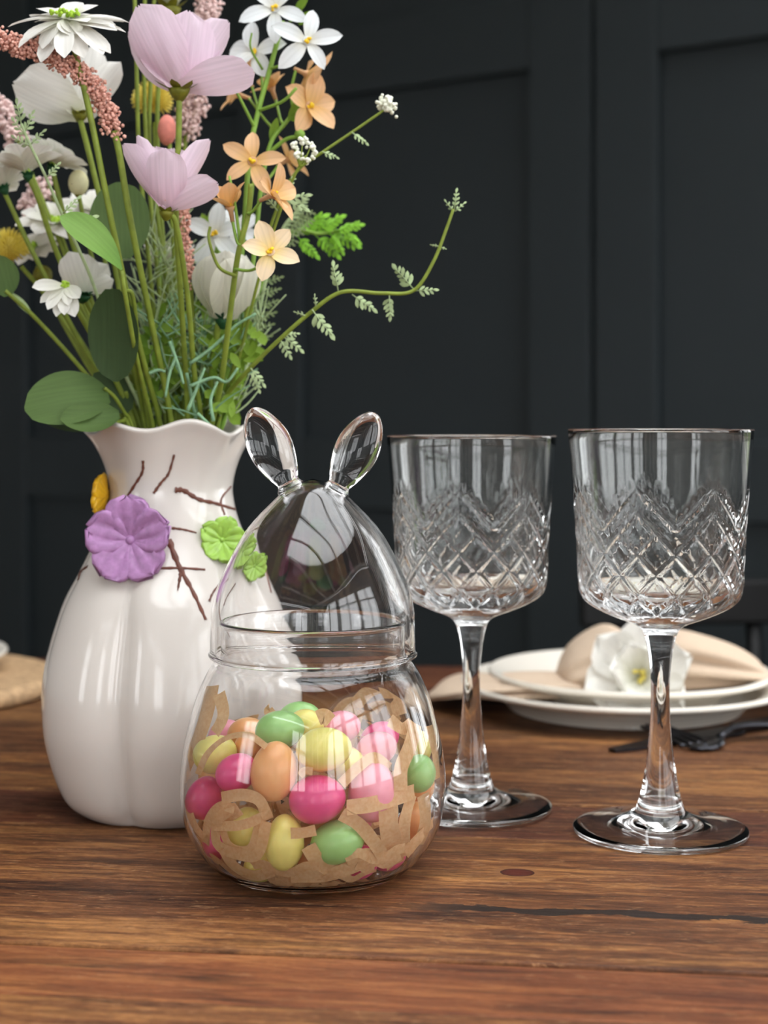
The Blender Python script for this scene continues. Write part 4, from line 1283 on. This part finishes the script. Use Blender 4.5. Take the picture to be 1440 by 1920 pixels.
florets(r, SEGP([(90, 350, .80), (66, 362, .80), (58, 400, .80), (84, 425, .80)]), .0062, 230, M_blush, .0014)
r = plant('flower_bud', 'salmon pink pointed bud just above the cup shaped cosmos', 'flower bud', [(318, 268, .765), (322, 400, .765), (334, 620, .762), (342, 798, .76)], None, .0011, .0012)
V, Fc = ball(P(313, 244, .765), .0062, 12, 8, (.75, .75, 1.25)); part('bud', (V, Fc), plain('salmon_bud', C(214, 132, 118), .6, .2, .15, 300), r)
calyx(r, P(317, 262, .765), (-.1, 0, 1), .004)

# --- yellow pompons
def pompon(r, c, ax, R_, n=190):
    R = frame(ax)
    me = petal_me(M_pomp, .0085, .0030, 4, 10, cup=.3, p=1.3, q=.5, nu=4, nv=2)
    core = part('pompon_core', ball(c, R_ * .55, 12, 8), M_pomp, r)
    vs = []
    for i in range(n):
        z = 1 - 1.55 * (i + .5) / n; a = i * 2.39996
        d = R @ Vector((math.sqrt(max(0, 1 - z * z)) * math.cos(a), math.sqrt(max(0, 1 - z * z)) * math.sin(a), z))
        V, Fc = petal_verts(R_ * .55, R_ * .19, 0, 8, .3, 1.3, .5, 3, 2)
        M = frame(d).copy(); M = Matrix.Translation(c + d * R_ * .42) @ M @ Matrix.Rotation(-PI / 2, 4, 'Y')
        vs.append(([M @ v for v in V], Fc))
    o = part('pompon_petals', join(*vs), M_pomp, r); o['kind'] = 'stuff'
r = plant('yellow_pompon', 'spiky yellow pompon flower at the picture edge', 'flower', [(40, 500, .775), (90, 560, .775), (170, 680, .77), (232, 798, .765)], 'yellow pompons', .0012, .0012)
pompon(r, P(16, 466, .775), (-.3, -.5, 1), .0115)
r = plant('yellow_pompon', 'yellow pompon flower half hidden below the larger pink cosmos', 'flower', [(290, 230, .79), (296, 400, .785), (312, 620, .775), (322, 798, .77)], 'yellow pompons', .0012, .0012)
pompon(r, P(286, 188, .79), (.1, -.5, 1), .0115)

# --- white daisies on the left
def daisy(r, c, ax, L, W, n=14, droop=-25, mat=M_wpet, roll=0, e0=8, cal=M_dkgreen):
    ax = Vector(ax).normalized()
    bloom(r, c, ax, [(n, L, W, e0, droop, dict(cup=.25, p=1.4, q=.5, rip=.012, base=.25, ruf=.02)), (max(5, n // 2), L * .8, W * .9, e0 + 22, droop + 22, dict(cup=.25, p=1.4, q=.5, rip=.012, base=.25, ruf=.02))], mat, roll)
    calyx(r, c - ax * .0016, ax, .0046, cal, 9)
    eye(r, c + ax * .002, ax, .0028, M_limec, 16)
r = plant('daisy', 'white daisy seen from below with dark green calyx, by the round bud', 'flower', [(55, 335, .735), (72, 372, .737), (105, 470, .745), (180, 640, .755), (252, 798, .76)], 'white daisies', .0014, .0013)
daisy(r, P(52, 326, .735), (-.15, .10, 1), .0210, .0140, 8, 5, e0=48)
r = plant('daisy', 'white daisy cut by the picture edge beside the one with dark green calyx', 'flower', [(8, 360, .75), (60, 470, .752), (150, 640, .756), (246, 798, .76)], 'white daisies', .0012, .0013)
daisy(r, P(6, 352, .75), (-.5, .2, 1), .0175, .0095, 9, 10, e0=22)
r = plant('daisy', 'white daisy facing away beside the round bud', 'flower', [(98, 318, .75), (125, 420, .752), (190, 620, .757), (256, 798, .76)], 'white daisies', .0013, .0013)
daisy(r, P(98, 312, .75), (.45, .25, 1), .0190, .0115, 8, 5, e0=42)
r = plant('daisy', 'white daisy with drooping narrow petals low in the bouquet', 'flower', [(118, 545, .725), (150, 590, .73), (205, 690, .742), (252, 798, .75)], 'white daisies', .0014, .0013)
c = P(122, 536, .725)
for tgt, L, W, e in [((70, 530, .715), .016, .007, -25), ((84, 574, .712), .016, .006, -25), ((98, 600, .712), .017, .0055, -20), ((118, 602, .710), .017, .0062, -15), ((142, 600, .712), .018, .0075, -18), ((130, 588, .708), .013, .005, -20), ((76, 556, .715), .015, .005, -30), ((155, 560, .715), .012, .007, -15)]:
    petal_at(r, c, P(*tgt), (0, -1, .5), L, W, e, M_wpet, cup=.25, p=1.4, q=.5, rip=.012, base=.3, seed=2)
eye(r, c, (0, -.5, 1), .0024, M_limec, 14)
r = plant('daisy', 'white daisy with broad petals and a spiky green calyx by the dark leaf', 'flower', [(160, 560, .74), (190, 620, .744), (225, 720, .75), (262, 798, .755)], 'white daisies', .0014, .0013)
c = P(152, 548, .74)
for tgt, L, W, e in [((128, 478, .735), .0200, .0175, 10), ((162, 482, .735), .0185, .0130, 10), ((200, 500, .74), .0185, .0120, 10), ((212, 525, .742), .0165, .010, 0), ((105, 505, .745), .0165, .012, 10)]:
    petal_at(r, c, P(*tgt), (.1, 1, .6), L, W, e, M_wpet, cup=.28, p=1.35, q=.42, rip=.012, ruf=.03, base=.35)
calyx(r, P(156, 556, .738), (.3, -.2, 1), .0066, M_dkgreen, 11)
r = plant('double_daisy', 'cream double daisy behind the yellow pompon', 'flower', [(70, 500, .80), (120, 590, .79), (190, 700, .78), (240, 798, .77)], 'white daisies', .0012, .0012)
daisy(r, P(62, 470, .80), (-.1, -.7, 1), .0150, .0080, 12, -10, roll=.2, e0=20, cal=M_calyx)
r = plant('daisy', 'white daisy hidden behind the twisted pale green leaf', 'flower', [(110, 430, .785), (150, 540, .782), (205, 680, .775), (250, 798, .77)], 'white daisies', .0012, .0012)
daisy(r, P(104, 420, .785), (.1, -.6, 1), .0200, .0120, 8, -5, roll=.5, e0=15, cal=M_calyx)
r = plant('daisy', 'white daisy glimpsed between the two big round leaves', 'flower', [(185, 420, .80), (210, 560, .79), (245, 700, .78), (270, 798, .772)], 'white daisies', .0012, .0012)
daisy(r, P(182, 400, .80), (.2, -.5, 1), .0220, .0140, 8, 0, roll=.1, e0=12, cal=M_calyx)
r = plant('flower_bud', 'round cream bud with olive sepals beside the white daisies', 'flower bud', [(147, 362, .755), (165, 450, .757), (210, 640, .76), (262, 798, .762)], None, .0011, .0012)
part('bud', ball(P(147, 343, .755), .0056, 14, 9, (.9, .9, 1.15)), plain('cream_bud', C(226, 222, 178), .5, .3, .08, 200), r)
calyx(r, P(147, 358, .755), (0, 0, 1), .0062)
r = plant('flower_bud', 'olive closed bud below the cream double daisy', 'flower bud', [(82, 530, .79), (120, 610, .785), (180, 710, .78), (238, 798, .77)], None, .0010, .0012)
part('bud', ball(P(80, 516, .79), .0052, 12, 8), M_calyx, r)

# --- white cup shaped ranunculus at the centre
r = plant('white_rose', 'large closed white cup shaped bloom low at the bouquet centre', 'flower', [(410, 606, .735), (402, 660, .74), (392, 740, .75), (386, 798, .756)], None, .0016, .0014)
c = P(418, 602, .735)
for i, (a, W, L, e1) in enumerate([(-1.57, .033, .0350, 14), (-.6, .029, .0340, 12), (-2.6, .029, .034, 12), (.4, .028, .033, 16), (2.4, .028, .033, 16), (1.5, .028, .033, 16)]):
    me = petal_me(M_wpet, L, W, 48, 96, cup=.42, p=1.2, q=.40, rip=.006, ruf=.02, base=.4, nu=12, nv=12, seed=i)
    inst('petal', me, Matrix.Translation(c) @ frame((.1, -.05, 1), 0) @ Matrix.Rotation(a, 4, 'Z'), r)
calyx(r, c, (0, 0, 1), .0075, M_dkgreen, 9)
r = plant('white_rose', 'half open white bloom behind the stems left of the cup shaped one', 'flower', [(320, 520, .80), (325, 620, .79), (335, 720, .78), (340, 798, .77)], None, .0012, .0012)
c = P(320, 520, .80)
for i in range(6):
    me = petal_me(M_wpet, .022, .018, 30, 70, cup=.3, p=1.3, q=.45, base=.3, seed=i)
    inst('petal', me, Matrix.Translation(c) @ frame((0, -.3, 1), i * 2 * PI / 6), r)

# --- eucalyptus-like leaves
r = plant('eucalyptus_sprig', 'leafy stem bearing the big round eucalyptus leaf', 'foliage', [(226, 492, .715), (236, 580, .72), (254, 690, .735), (272, 798, .748)], 'leafy stems', .0010, .0012)
leaf(r, P(226, 486, .715), P(222, 342, .735), (.05, -1, .35), .0285, M_leaf, 14, q=.42, cup=.06)
r = plant('eucalyptus_sprig', 'leafy stem bearing the twisted pale green leaf', 'foliage', [(228, 508, .69), (236, 560, .694), (258, 680, .715), (286, 798, .742)], 'leafy stems', .0010, .0012)
leaf(r, P(228, 506, .69), P(112, 402, .685), (.35, -.75, .75), .0155, M_leaflt, -34, p=1.25, q=.62, cup=.30, twist=-.35)
r = plant('eucalyptus_sprig', 'leafy stem bearing the long dark drooping leaf', 'foliage', [(236, 545, .71), (250, 560, .712), (262, 680, .73), (280, 798, .745)], 'leafy stems', .0010, .0012)
leaf(r, P(212, 542, .708), P(218, 716, .715), (-.35, -1, .15), .0265, M_leafdk, 12, q=.45, cup=.18)
r = plant('eucalyptus_sprig', 'leafy stem bearing the broad leaf hanging out over the vase rim', 'foliage', [(196, 728, .725), (215, 745, .73), (234, 775, .738), (246, 798, .742)], 'leafy stems', .0009, .0011)
leaf(r, P(204, 742, .725), P(44, 766, .715), (-.1, -.85, .5), .0300, M_leaf, -30, q=.47, cup=.12)
r = plant('eucalyptus_sprig', 'leafy stem bearing the folded bright leaf lowest at the vase rim', 'foliage', [(218, 792, .728), (230, 790, .734), (240, 798, .738)], 'leafy stems', .0009, .0011)
leaf(r, P(224, 778, .718), P(112, 788, .708), (.0, -.9, .45), .0165, M_leaf, 26, q=.5, cup=.3)
leaf(r, P(205, 790, .735), P(72, 784, .728), (0, -.55, .8), .022, M_leafdk, 18, q=.6, cup=.15)
r = plant('eucalyptus_sprig', 'leafy stem bearing the green leaf at the picture edge', 'foliage', [(10, 545, .74), (70, 600, .745), (160, 700, .752), (238, 798, .757)], 'leafy stems', .0010, .0012)
leaf(r, P(14, 556, .74), P(-6, 478, .74), (.3, -1, .3), .016, M_leaf, 10, q=.55, cup=.15)
leaf(r, P(60, 592, .744), P(20, 548, .744), (.2, -.6, .8), .005, M_sage, 10)
r = plant('eucalyptus_sprig', 'leafy stem with a dark leaf tucked under the broad one at the vase rim', 'foliage', [(236, 735, .745), (246, 770, .75), (252, 798, .752)], 'leafy stems', .0010, .0012)
leaf(r, P(244, 770, .745), P(176, 700, .745), (-.3, -.8, .5), .020, M_leafdk, 14, q=.6, cup=.15)

# --- peach and white blossom stems
def star(root, node, c, ax, L, W, mat, roll, **kw):
    ax = Vector(ax).normalized()
    twig(root, [node, (node + c) / 2 - ax * .004 + Vector((0, 0, -.002)), c - ax * .005], .0008, .0007, M_stem2)
    blossom(root, c, ax, L, W, mat, roll, **kw)
r = plant('blossom_branch', 'branch of peach star blossoms on an olive stem', 'flower branch', [(470, 345, .70), (466, 400, .70), (446, 480, .702), (430, 600, .712), (414, 720, .73), (396, 798, .745)], 'blossom branches', .0012, .0016)
star(r, P(462, 420, .70), P(474, 304, .715), (-.1, -1, .25), .0165, .0075, M_peach, .2)
star(r, P(464, 400, .70), P(508, 366, .69), (.85, -.35, .35), .0145, .0098, M_peach, .9, e0=40, e1=10)
star(r, P(450, 460, .70), P(432, 392, .70), (-.15, -.3, 1), .0140, .0090, M_peach, .1, e0=58, e1=44)
star(r, P(440, 505, .702), P(506, 474, .685), (.1, -1, .45), .0150, .0090, M_peach2, .75, e0=18, e1=0)
twig(r, [P(442, 518, .702), P(410, 500, .70), P(392, 450, .698), P(394, 425, .698)], .0009, .0007, M_stem)
twig(r, [P(452, 465, .702), P(440, 380, .70), P(430, 330, .70)], .0008, .0006, M_stem2)
r = plant('blossom_branch', 'branch of white star blossoms with yellow eyes at the bouquet top', 'flower branch', [(530, 40, .745), (506, 130, .742), (484, 210, .738), (468, 290, .736), (458, 420, .738), (440, 600, .742), (408, 798, .75)], 'blossom branches', .0012, .0015, M_stem2)
star(r, P(504, 130, .742), P(575, 78, .725), (.35, -1, .15), .0175, .0078, M_wcool, .3)
star(r, P(516, 90, .744), P(516, 18, .735), (-.1, -1, .3), .0185, .0084, M_wcool, .9)
star(r, P(490, 190, .74), P(478, 100, .75), (-.4, -.8, .3), .0175, .0095, M_wcool, .2)
star(r, P(484, 210, .738), P(458, 150, .752), (-.6, .2, .5), .013, .009, M_peach, .6)
twig(r, [P(484, 208, .738), P(530, 190, .73), P(556, 165, .728)], .0009, .0008, M_stem2)
twig(r, [P(478, 240, .737), P(450, 185, .73), P(436, 160, .728)], .0009, .0006, M_stem2)
twig(r, [P(492, 130, .742), P(470, 90, .735), P(472, 62, .735)], .0007, .0005, M_stem2)
for (x, y) in ((570, 12), (578, 36), (588, 62), (560, 30)):
    leaf(r, P(x - 18, y + 10, .76), P(x + 8, y - 14, .755), (.3, -.8, .5), .006, M_leaflime, 12)
r = plant('blossom_branch', 'branch of pale peach blossoms leaning out towards the dark wall', 'flower branch', [(560, 190, .75), (540, 225, .748), (508, 268, .745), (490, 350, .742), (476, 480, .742), (455, 640, .745), (420, 798, .752)], 'blossom branches', .0010, .0013, M_stem2)
star(r, P(548, 214, .748), P(578, 200, .745), (.6, -.7, .1), .0165, .0105, M_peach, .3, e0=30, e1=8)
star(r, P(548, 200, .748), P(572, 138, .75), (.75, .3, -.3), .0160, .0105, M_peach, .8, e0=30, e1=10)
star(r, P(530, 232, .748), P(510, 168, .765), (-.3, -.2, .8), .0120, .0085, M_peach, .5, e0=40, e1=20)
star(r, P(520, 250, .746), P(448, 178, .77), (-.8, -.3, .2), .0120, .0080, M_peach, .1, e0=30, e1=15)
star(r, P(494, 340, .742), P(538, 300, .77), (.6, .2, .4), .0125, .0075, M_peach, .4, e0=25, e1=10)
twig(r, [P(500, 290, .745), P(535, 262, .742), P(560, 256, .74)], .0010, .0009, M_stem2)
part('bud', ball(P(562, 252, .74), .0026, 8, 6), M_stem2, r)
for a, b2 in (((540, 228), (566, 182)), ((508, 268), (520, 220)), ((545, 225), (560, 215))):
    leaf(r, P(a[0], a[1], .747), P(b2[0], b2[1], .745), (0, -1, .3), .0045, M_leaflime, 14)
r = plant('blossom_branch', 'white star blossoms low behind the peach ones and beside the cup bloom', 'flower branch', [(404, 450, .765), (420, 540, .765), (410, 680, .765), (392, 798, .763)], 'blossom branches', .0011, .0014, M_stem2)
star(r, P(410, 500, .765), P(402, 440, .758), (.15, -1, .2), .0165, .0085, M_wcool, .3)
star(r, P(420, 540, .765), P(444, 432, .775), (.35, -.6, .3), .0130, .0080, M_wcool, .8)
for (x, y) in ((378, 400), (394, 395), (382, 480), (400, 490)):
    leaf(r, P(404, 450, .77), P(x, y, .77), (0, -1, .3), .0055, M_leaflime, 12)

# --- wiry greenery to the right
r = plant('fern_sprig', 'bright green fern sprig pointing at the dark wall', 'foliage', [(648, 430, .79), (600, 438, .788), (540, 440, .785), (480, 560, .78), (440, 700, .772), (415, 798, .765)], 'wiry green sprigs', .0009, .0012, M_stem2)
for (x, y), (dx, dz), L in [((552, 440), (.8, .5), .018), ((556, 442), (.7, -.7), .015), ((575, 440), (.6, .9), .012), ((585, 438), (.9, .5), .017), ((590, 440), (.8, -.7), .016), ((606, 437), (.8, .75), .013), ((612, 437), (.95, -.35), .017), ((618, 436), (.6, -.9), .012), ((626, 434), (1, .25), .014), ((640, 432), (.9, -.6), .011), ((644, 430), (1, .5), .008)]:
    feather(r, P(x, y, .788), (dx, random.uniform(-.3, .2), dz), (dz, -.3, -dx), L, M_fern, 5, wide=.9)
r = plant('grey_sprig', 'grey green feathery sprig beside the peach blossoms', 'foliage', [(560, 395, .77), (530, 430, .77), (500, 520, .768), (470, 660, .765), (424, 798, .76)], 'wiry green sprigs', .0008, .0011, M_sage)
for i in range(9):
    t = i / 8
    b = P(520 + 42 * t, 450 - 56 * t, .77)
    for s in (1, -1):
        feather(r, b, (.5, random.uniform(-.4, .2), .4 + s * .55), (.6, -.3, -.4 * s), .0085, M_sage, 3)
for i in range(6):
    b = P(497 - 4 * i, 530 + 22 * i, .768)
    feather(r, b, (.8, -.2, .25), (.2, -.3, 1), .009, M_sage, 3)
r = plant('trailing_vine', 'long wiry vine with sage leaflets curving out over the jar', 'foliage',
          [(850, 392, .71), (836, 432, .71), (812, 492, .71), (775, 545, .71), (715, 550, .71), (640, 548, .712), (580, 588, .715), (512, 648, .72), (456, 705, .73), (420, 750, .742), (408, 798, .75)], 'wiry green sprigs', .0007, .0013, M_stem)
for (x, y), (dx, dz), L, n in [((852, 392), (.1, 1), .0085, 3), ((850, 396), (-.7, .9), .006, 2), ((853, 396), (.9, .8), .006, 2), ((822, 462), (-1, .2), .0035, 2), ((822, 462), (1, -.3), .0035, 2), ((776, 543), (-.75, .85), .0135, 4), ((778, 545), (1, .05), .0095, 3),
                               ((634, 546), (-.2, 1), .0125, 4), ((660, 552), (.9, -.6), .0125, 4), ((730, 551), (.05, -1), .0110, 4), ((585, 580), (.7, -.9), .0150, 4), ((592, 574), (-.1, .9), .005, 2), ((572, 592), (-.9, .3), .005, 2),
                               ((530, 630), (.8, -.6), .011, 3), ((524, 634), (.6, -1), .010, 3), ((530, 628), (.9, .1), .007, 3), ((470, 690), (.8, -1), .010, 3), ((470, 700), (.6, -1.2), .009, 3)]:
    feather(r, P(x, y, .712 if x > 560 else .722), (dx, random.uniform(-.2, .1), dz), (dz, -.4, -dx), L, M_sage, n)
r = plant('white_filler', 'fine white filler sprig reaching highest towards the dark wall', 'foliage', [(722, 205, .72), (660, 248, .72), (604, 286, .72), (556, 322, .722), (520, 390, .725), (478, 520, .732), (440, 680, .742), (404, 798, .75)], 'wiry green sprigs', .0006, .0010, M_stem)
florets(r, SEGP([(716, 196, .72), (724, 188, .72), (736, 210, .72)]), .0036, 60, M_cream, .0011, 'flower_head')
r = plant('white_filler', 'fine white filler sprig with loose tiny blooms by the peach blossoms', 'foliage', [(574, 292, .705), (552, 330, .708), (524, 400, .712), (486, 520, .722), (446, 680, .738), (408, 798, .748)], 'wiry green sprigs', .0006, .0010, M_stem)
for q in ((552, 272), (560, 290), (568, 262), (584, 272), (592, 290), (574, 300)):
    florets(r, SEGP([(q[0] - 3, q[1], .705), (q[0] + 3, q[1] + 3, .705)]), .0020, 12, M_cream, .0010, 'flower_head')
    twig(r, [P(562, 312, .706), P((q[0] + 562) / 2, (q[1] + 312) / 2 + 4, .705), P(q[0], q[1], .705)], .0004, .0003, M_stem)
for (x, y), (dx, dz), L in [((604, 284), (1, -.4), .0075), ((660, 248), (.8, -.6), .0085), ((530, 375), (1, .2), .012), ((536, 360), (.5, 1), .009), ((530, 372), (.9, -.4), .012), ((520, 395), (-.6, .7), .009)]:
    feather(r, P(x, y, .716), (dx, -.1, dz), (dz, -.4, -dx), L, M_sage, 3)
r = plant('grey_sprig', 'pale grey green sprig in front of the white daisies at the left', 'foliage', [(40, 232, .70), (58, 275, .70), (85, 330, .703), (118, 405, .71), (170, 520, .722), (225, 680, .738), (276, 798, .75)], 'wiry green sprigs', .0006, .0010, M_sage)
for (x, y), (dx, dz), L in [((40, 236), (-.2, 1), .011), ((46, 250), (.4, 1), .010), ((50, 258), (-.7, .9), .010), ((56, 272), (.8, .8), .009), ((58, 276), (-.9, .5), .009), ((88, 332), (.8, .9), .008), ((118, 400), (.9, .9), .010), ((130, 420), (1, .3), .012)]:
    feather(r, P(x, y, .70), (dx, -.1, dz), (dz, -.4, -dx), L, M_sage, 3)

# --- fine filler greens low in the bouquet: each sprig is one plant with a mass of needles
def needle_bush(label, mat, mouth, spread, n, L, wid, Y0, y_top, y_bot, seed, curve=.5, group='fine filler greens', name='needle_sprig'):
    rnd = random.Random(seed)
    r = plant(name, label, 'foliage', [(spread[0] * .5 + spread[1] * .5, y_top + 20, Y0), (mouth, 700, .5 * Y0 + .376), (mouth, 798, .755)], group, .0008, .0010, M_stem2)
    vs = []
    for i in range(n):
        f = rnd.random()
        py = y_bot + (y_top - y_bot) * f
        s = .45 + .55 * f
        mid = (spread[0] + spread[1]) / 2
        px = mid + (rnd.uniform(spread[0], spread[1]) - mid) * s + (mouth - mid) * (1 - f) * .7
        Y = Y0 + rnd.uniform(-.022, .022)
        b = P(px, py, Y)
        d = Vector((rnd.uniform(-.8, .8), rnd.uniform(-.6, .6), rnd.uniform(.25, 1.0))).normalized()
        l = L * rnd.uniform(.6, 1.3)
        bend = rv(1) * curve * l * .5
        p2 = b + d * l * .5 + bend * .3; p3 = b + d * l + bend
        if wid > 0:
            V, Fc = petal_verts(l, wid * rnd.uniform(.7, 1.2), -15, 25, .25, 1.2, .65, 4, 2)
            M = Matrix.Translation(b) @ frame((rnd.uniform(-.6, .6), -1, rnd.uniform(-.2, .8)), rnd.uniform(0, 6))
            vs.append(([M @ v for v in V], Fc))
        else:
            vs.append(tube(catmull([b, p2, p3], 3), -wid, -wid * .5, 4))
    o = part('needles' if wid <= 0 else 'small_leaves', join(*vs), mat, r); o['kind'] = 'stuff'
needle_bush('fine blue green needle sprig at the centre over the vase mouth', M_blue, 360, (290, 470), 110, .022, -.0005, .755, 590, 782, 11)
needle_bush('fine grey green needle sprig on the side of the vase mouth by the jar ears', M_sage, 400, (360, 500), 210, .018, -.00055, .765, 600, 782, 12)
needle_bush('fine grey green needle sprig under the cup shaped pink cosmos', M_sage, 300, (250, 350), 210, .020, -.0005, .765, 440, 780, 13)
needle_bush('small leaved lime green sprig beside the vine stem', M_leaflime, 405, (390, 490), 110, .010, .005, .755, 610, 782, 14, name='leafy_sprig')
needle_bush('small leaved olive sprig behind the stems over the vase mouth', M_leaflime, 300, (250, 410), 170, .009, .0045, .765, 590, 782, 15, name='leafy_sprig')
# a few long blades crossing in front of the stems
r = plant('needle_sprig', 'long blue green blades crossing in front of the stems', 'foliage', [(350, 700, .725), (362, 760, .735), (366, 798, .742)], 'fine filler greens', .0008, .0010, M_blue)
for pts in ([(356, 682), (400, 650), (440, 612), (480, 588)], [(356, 724), (400, 708), (425, 716), (446, 690)], [(330, 670), (318, 700), (310, 745)], [(352, 770), (372, 720), (384, 690)], [(318, 640), (336, 690), (344, 720)], [(400, 790), (395, 750), (408, 715)], [(280, 700), (296, 694), (310, 697)], [(370, 775), (384, 788), (396, 798)]):
    twig(r, [P(x, y, .722) for x, y in pts], .0009, .0006, M_blue, 'blade')

# --- tall stems whose blooms are above the picture
for i, (path, label) in enumerate([
    ([(252, -20, .76), (256, 120, .76), (262, 300, .76), (286, 560, .76), (310, 798, .76)], 'tall bare green stem running up out of the picture, outermost of three'),
    ([(272, -20, .765), (270, 120, .765), (276, 300, .765), (300, 560, .762), (318, 798, .76)], 'tall bare green stem running up out of the picture, middle of three'),
    ([(290, -20, .77), (284, 120, .77), (282, 300, .77), (316, 560, .765), (330, 798, .76)], 'tall bare green stem running up out of the picture, nearest the pink cosmos')]):
    plant('green_shoot', label, 'flower stem', path, 'tall stems', .0010, .0012)
r = plant('cosmos', 'bloom cut by the picture top, only its olive calyx in view', 'flower', [(318, 10, .78), (300, 120, .78), (296, 300, .775), (318, 600, .768), (338, 798, .76)], None, .0012, .0012)
calyx(r, P(318, 20, .78), (0, -.1, 1), .0110)
bloom(r, P(318, 12, .78), (0, -.1, 1), [(6, .030, .024, 40, 70, dict(cup=.3, p=1.35, q=.42, base=.35))], M_wpet)
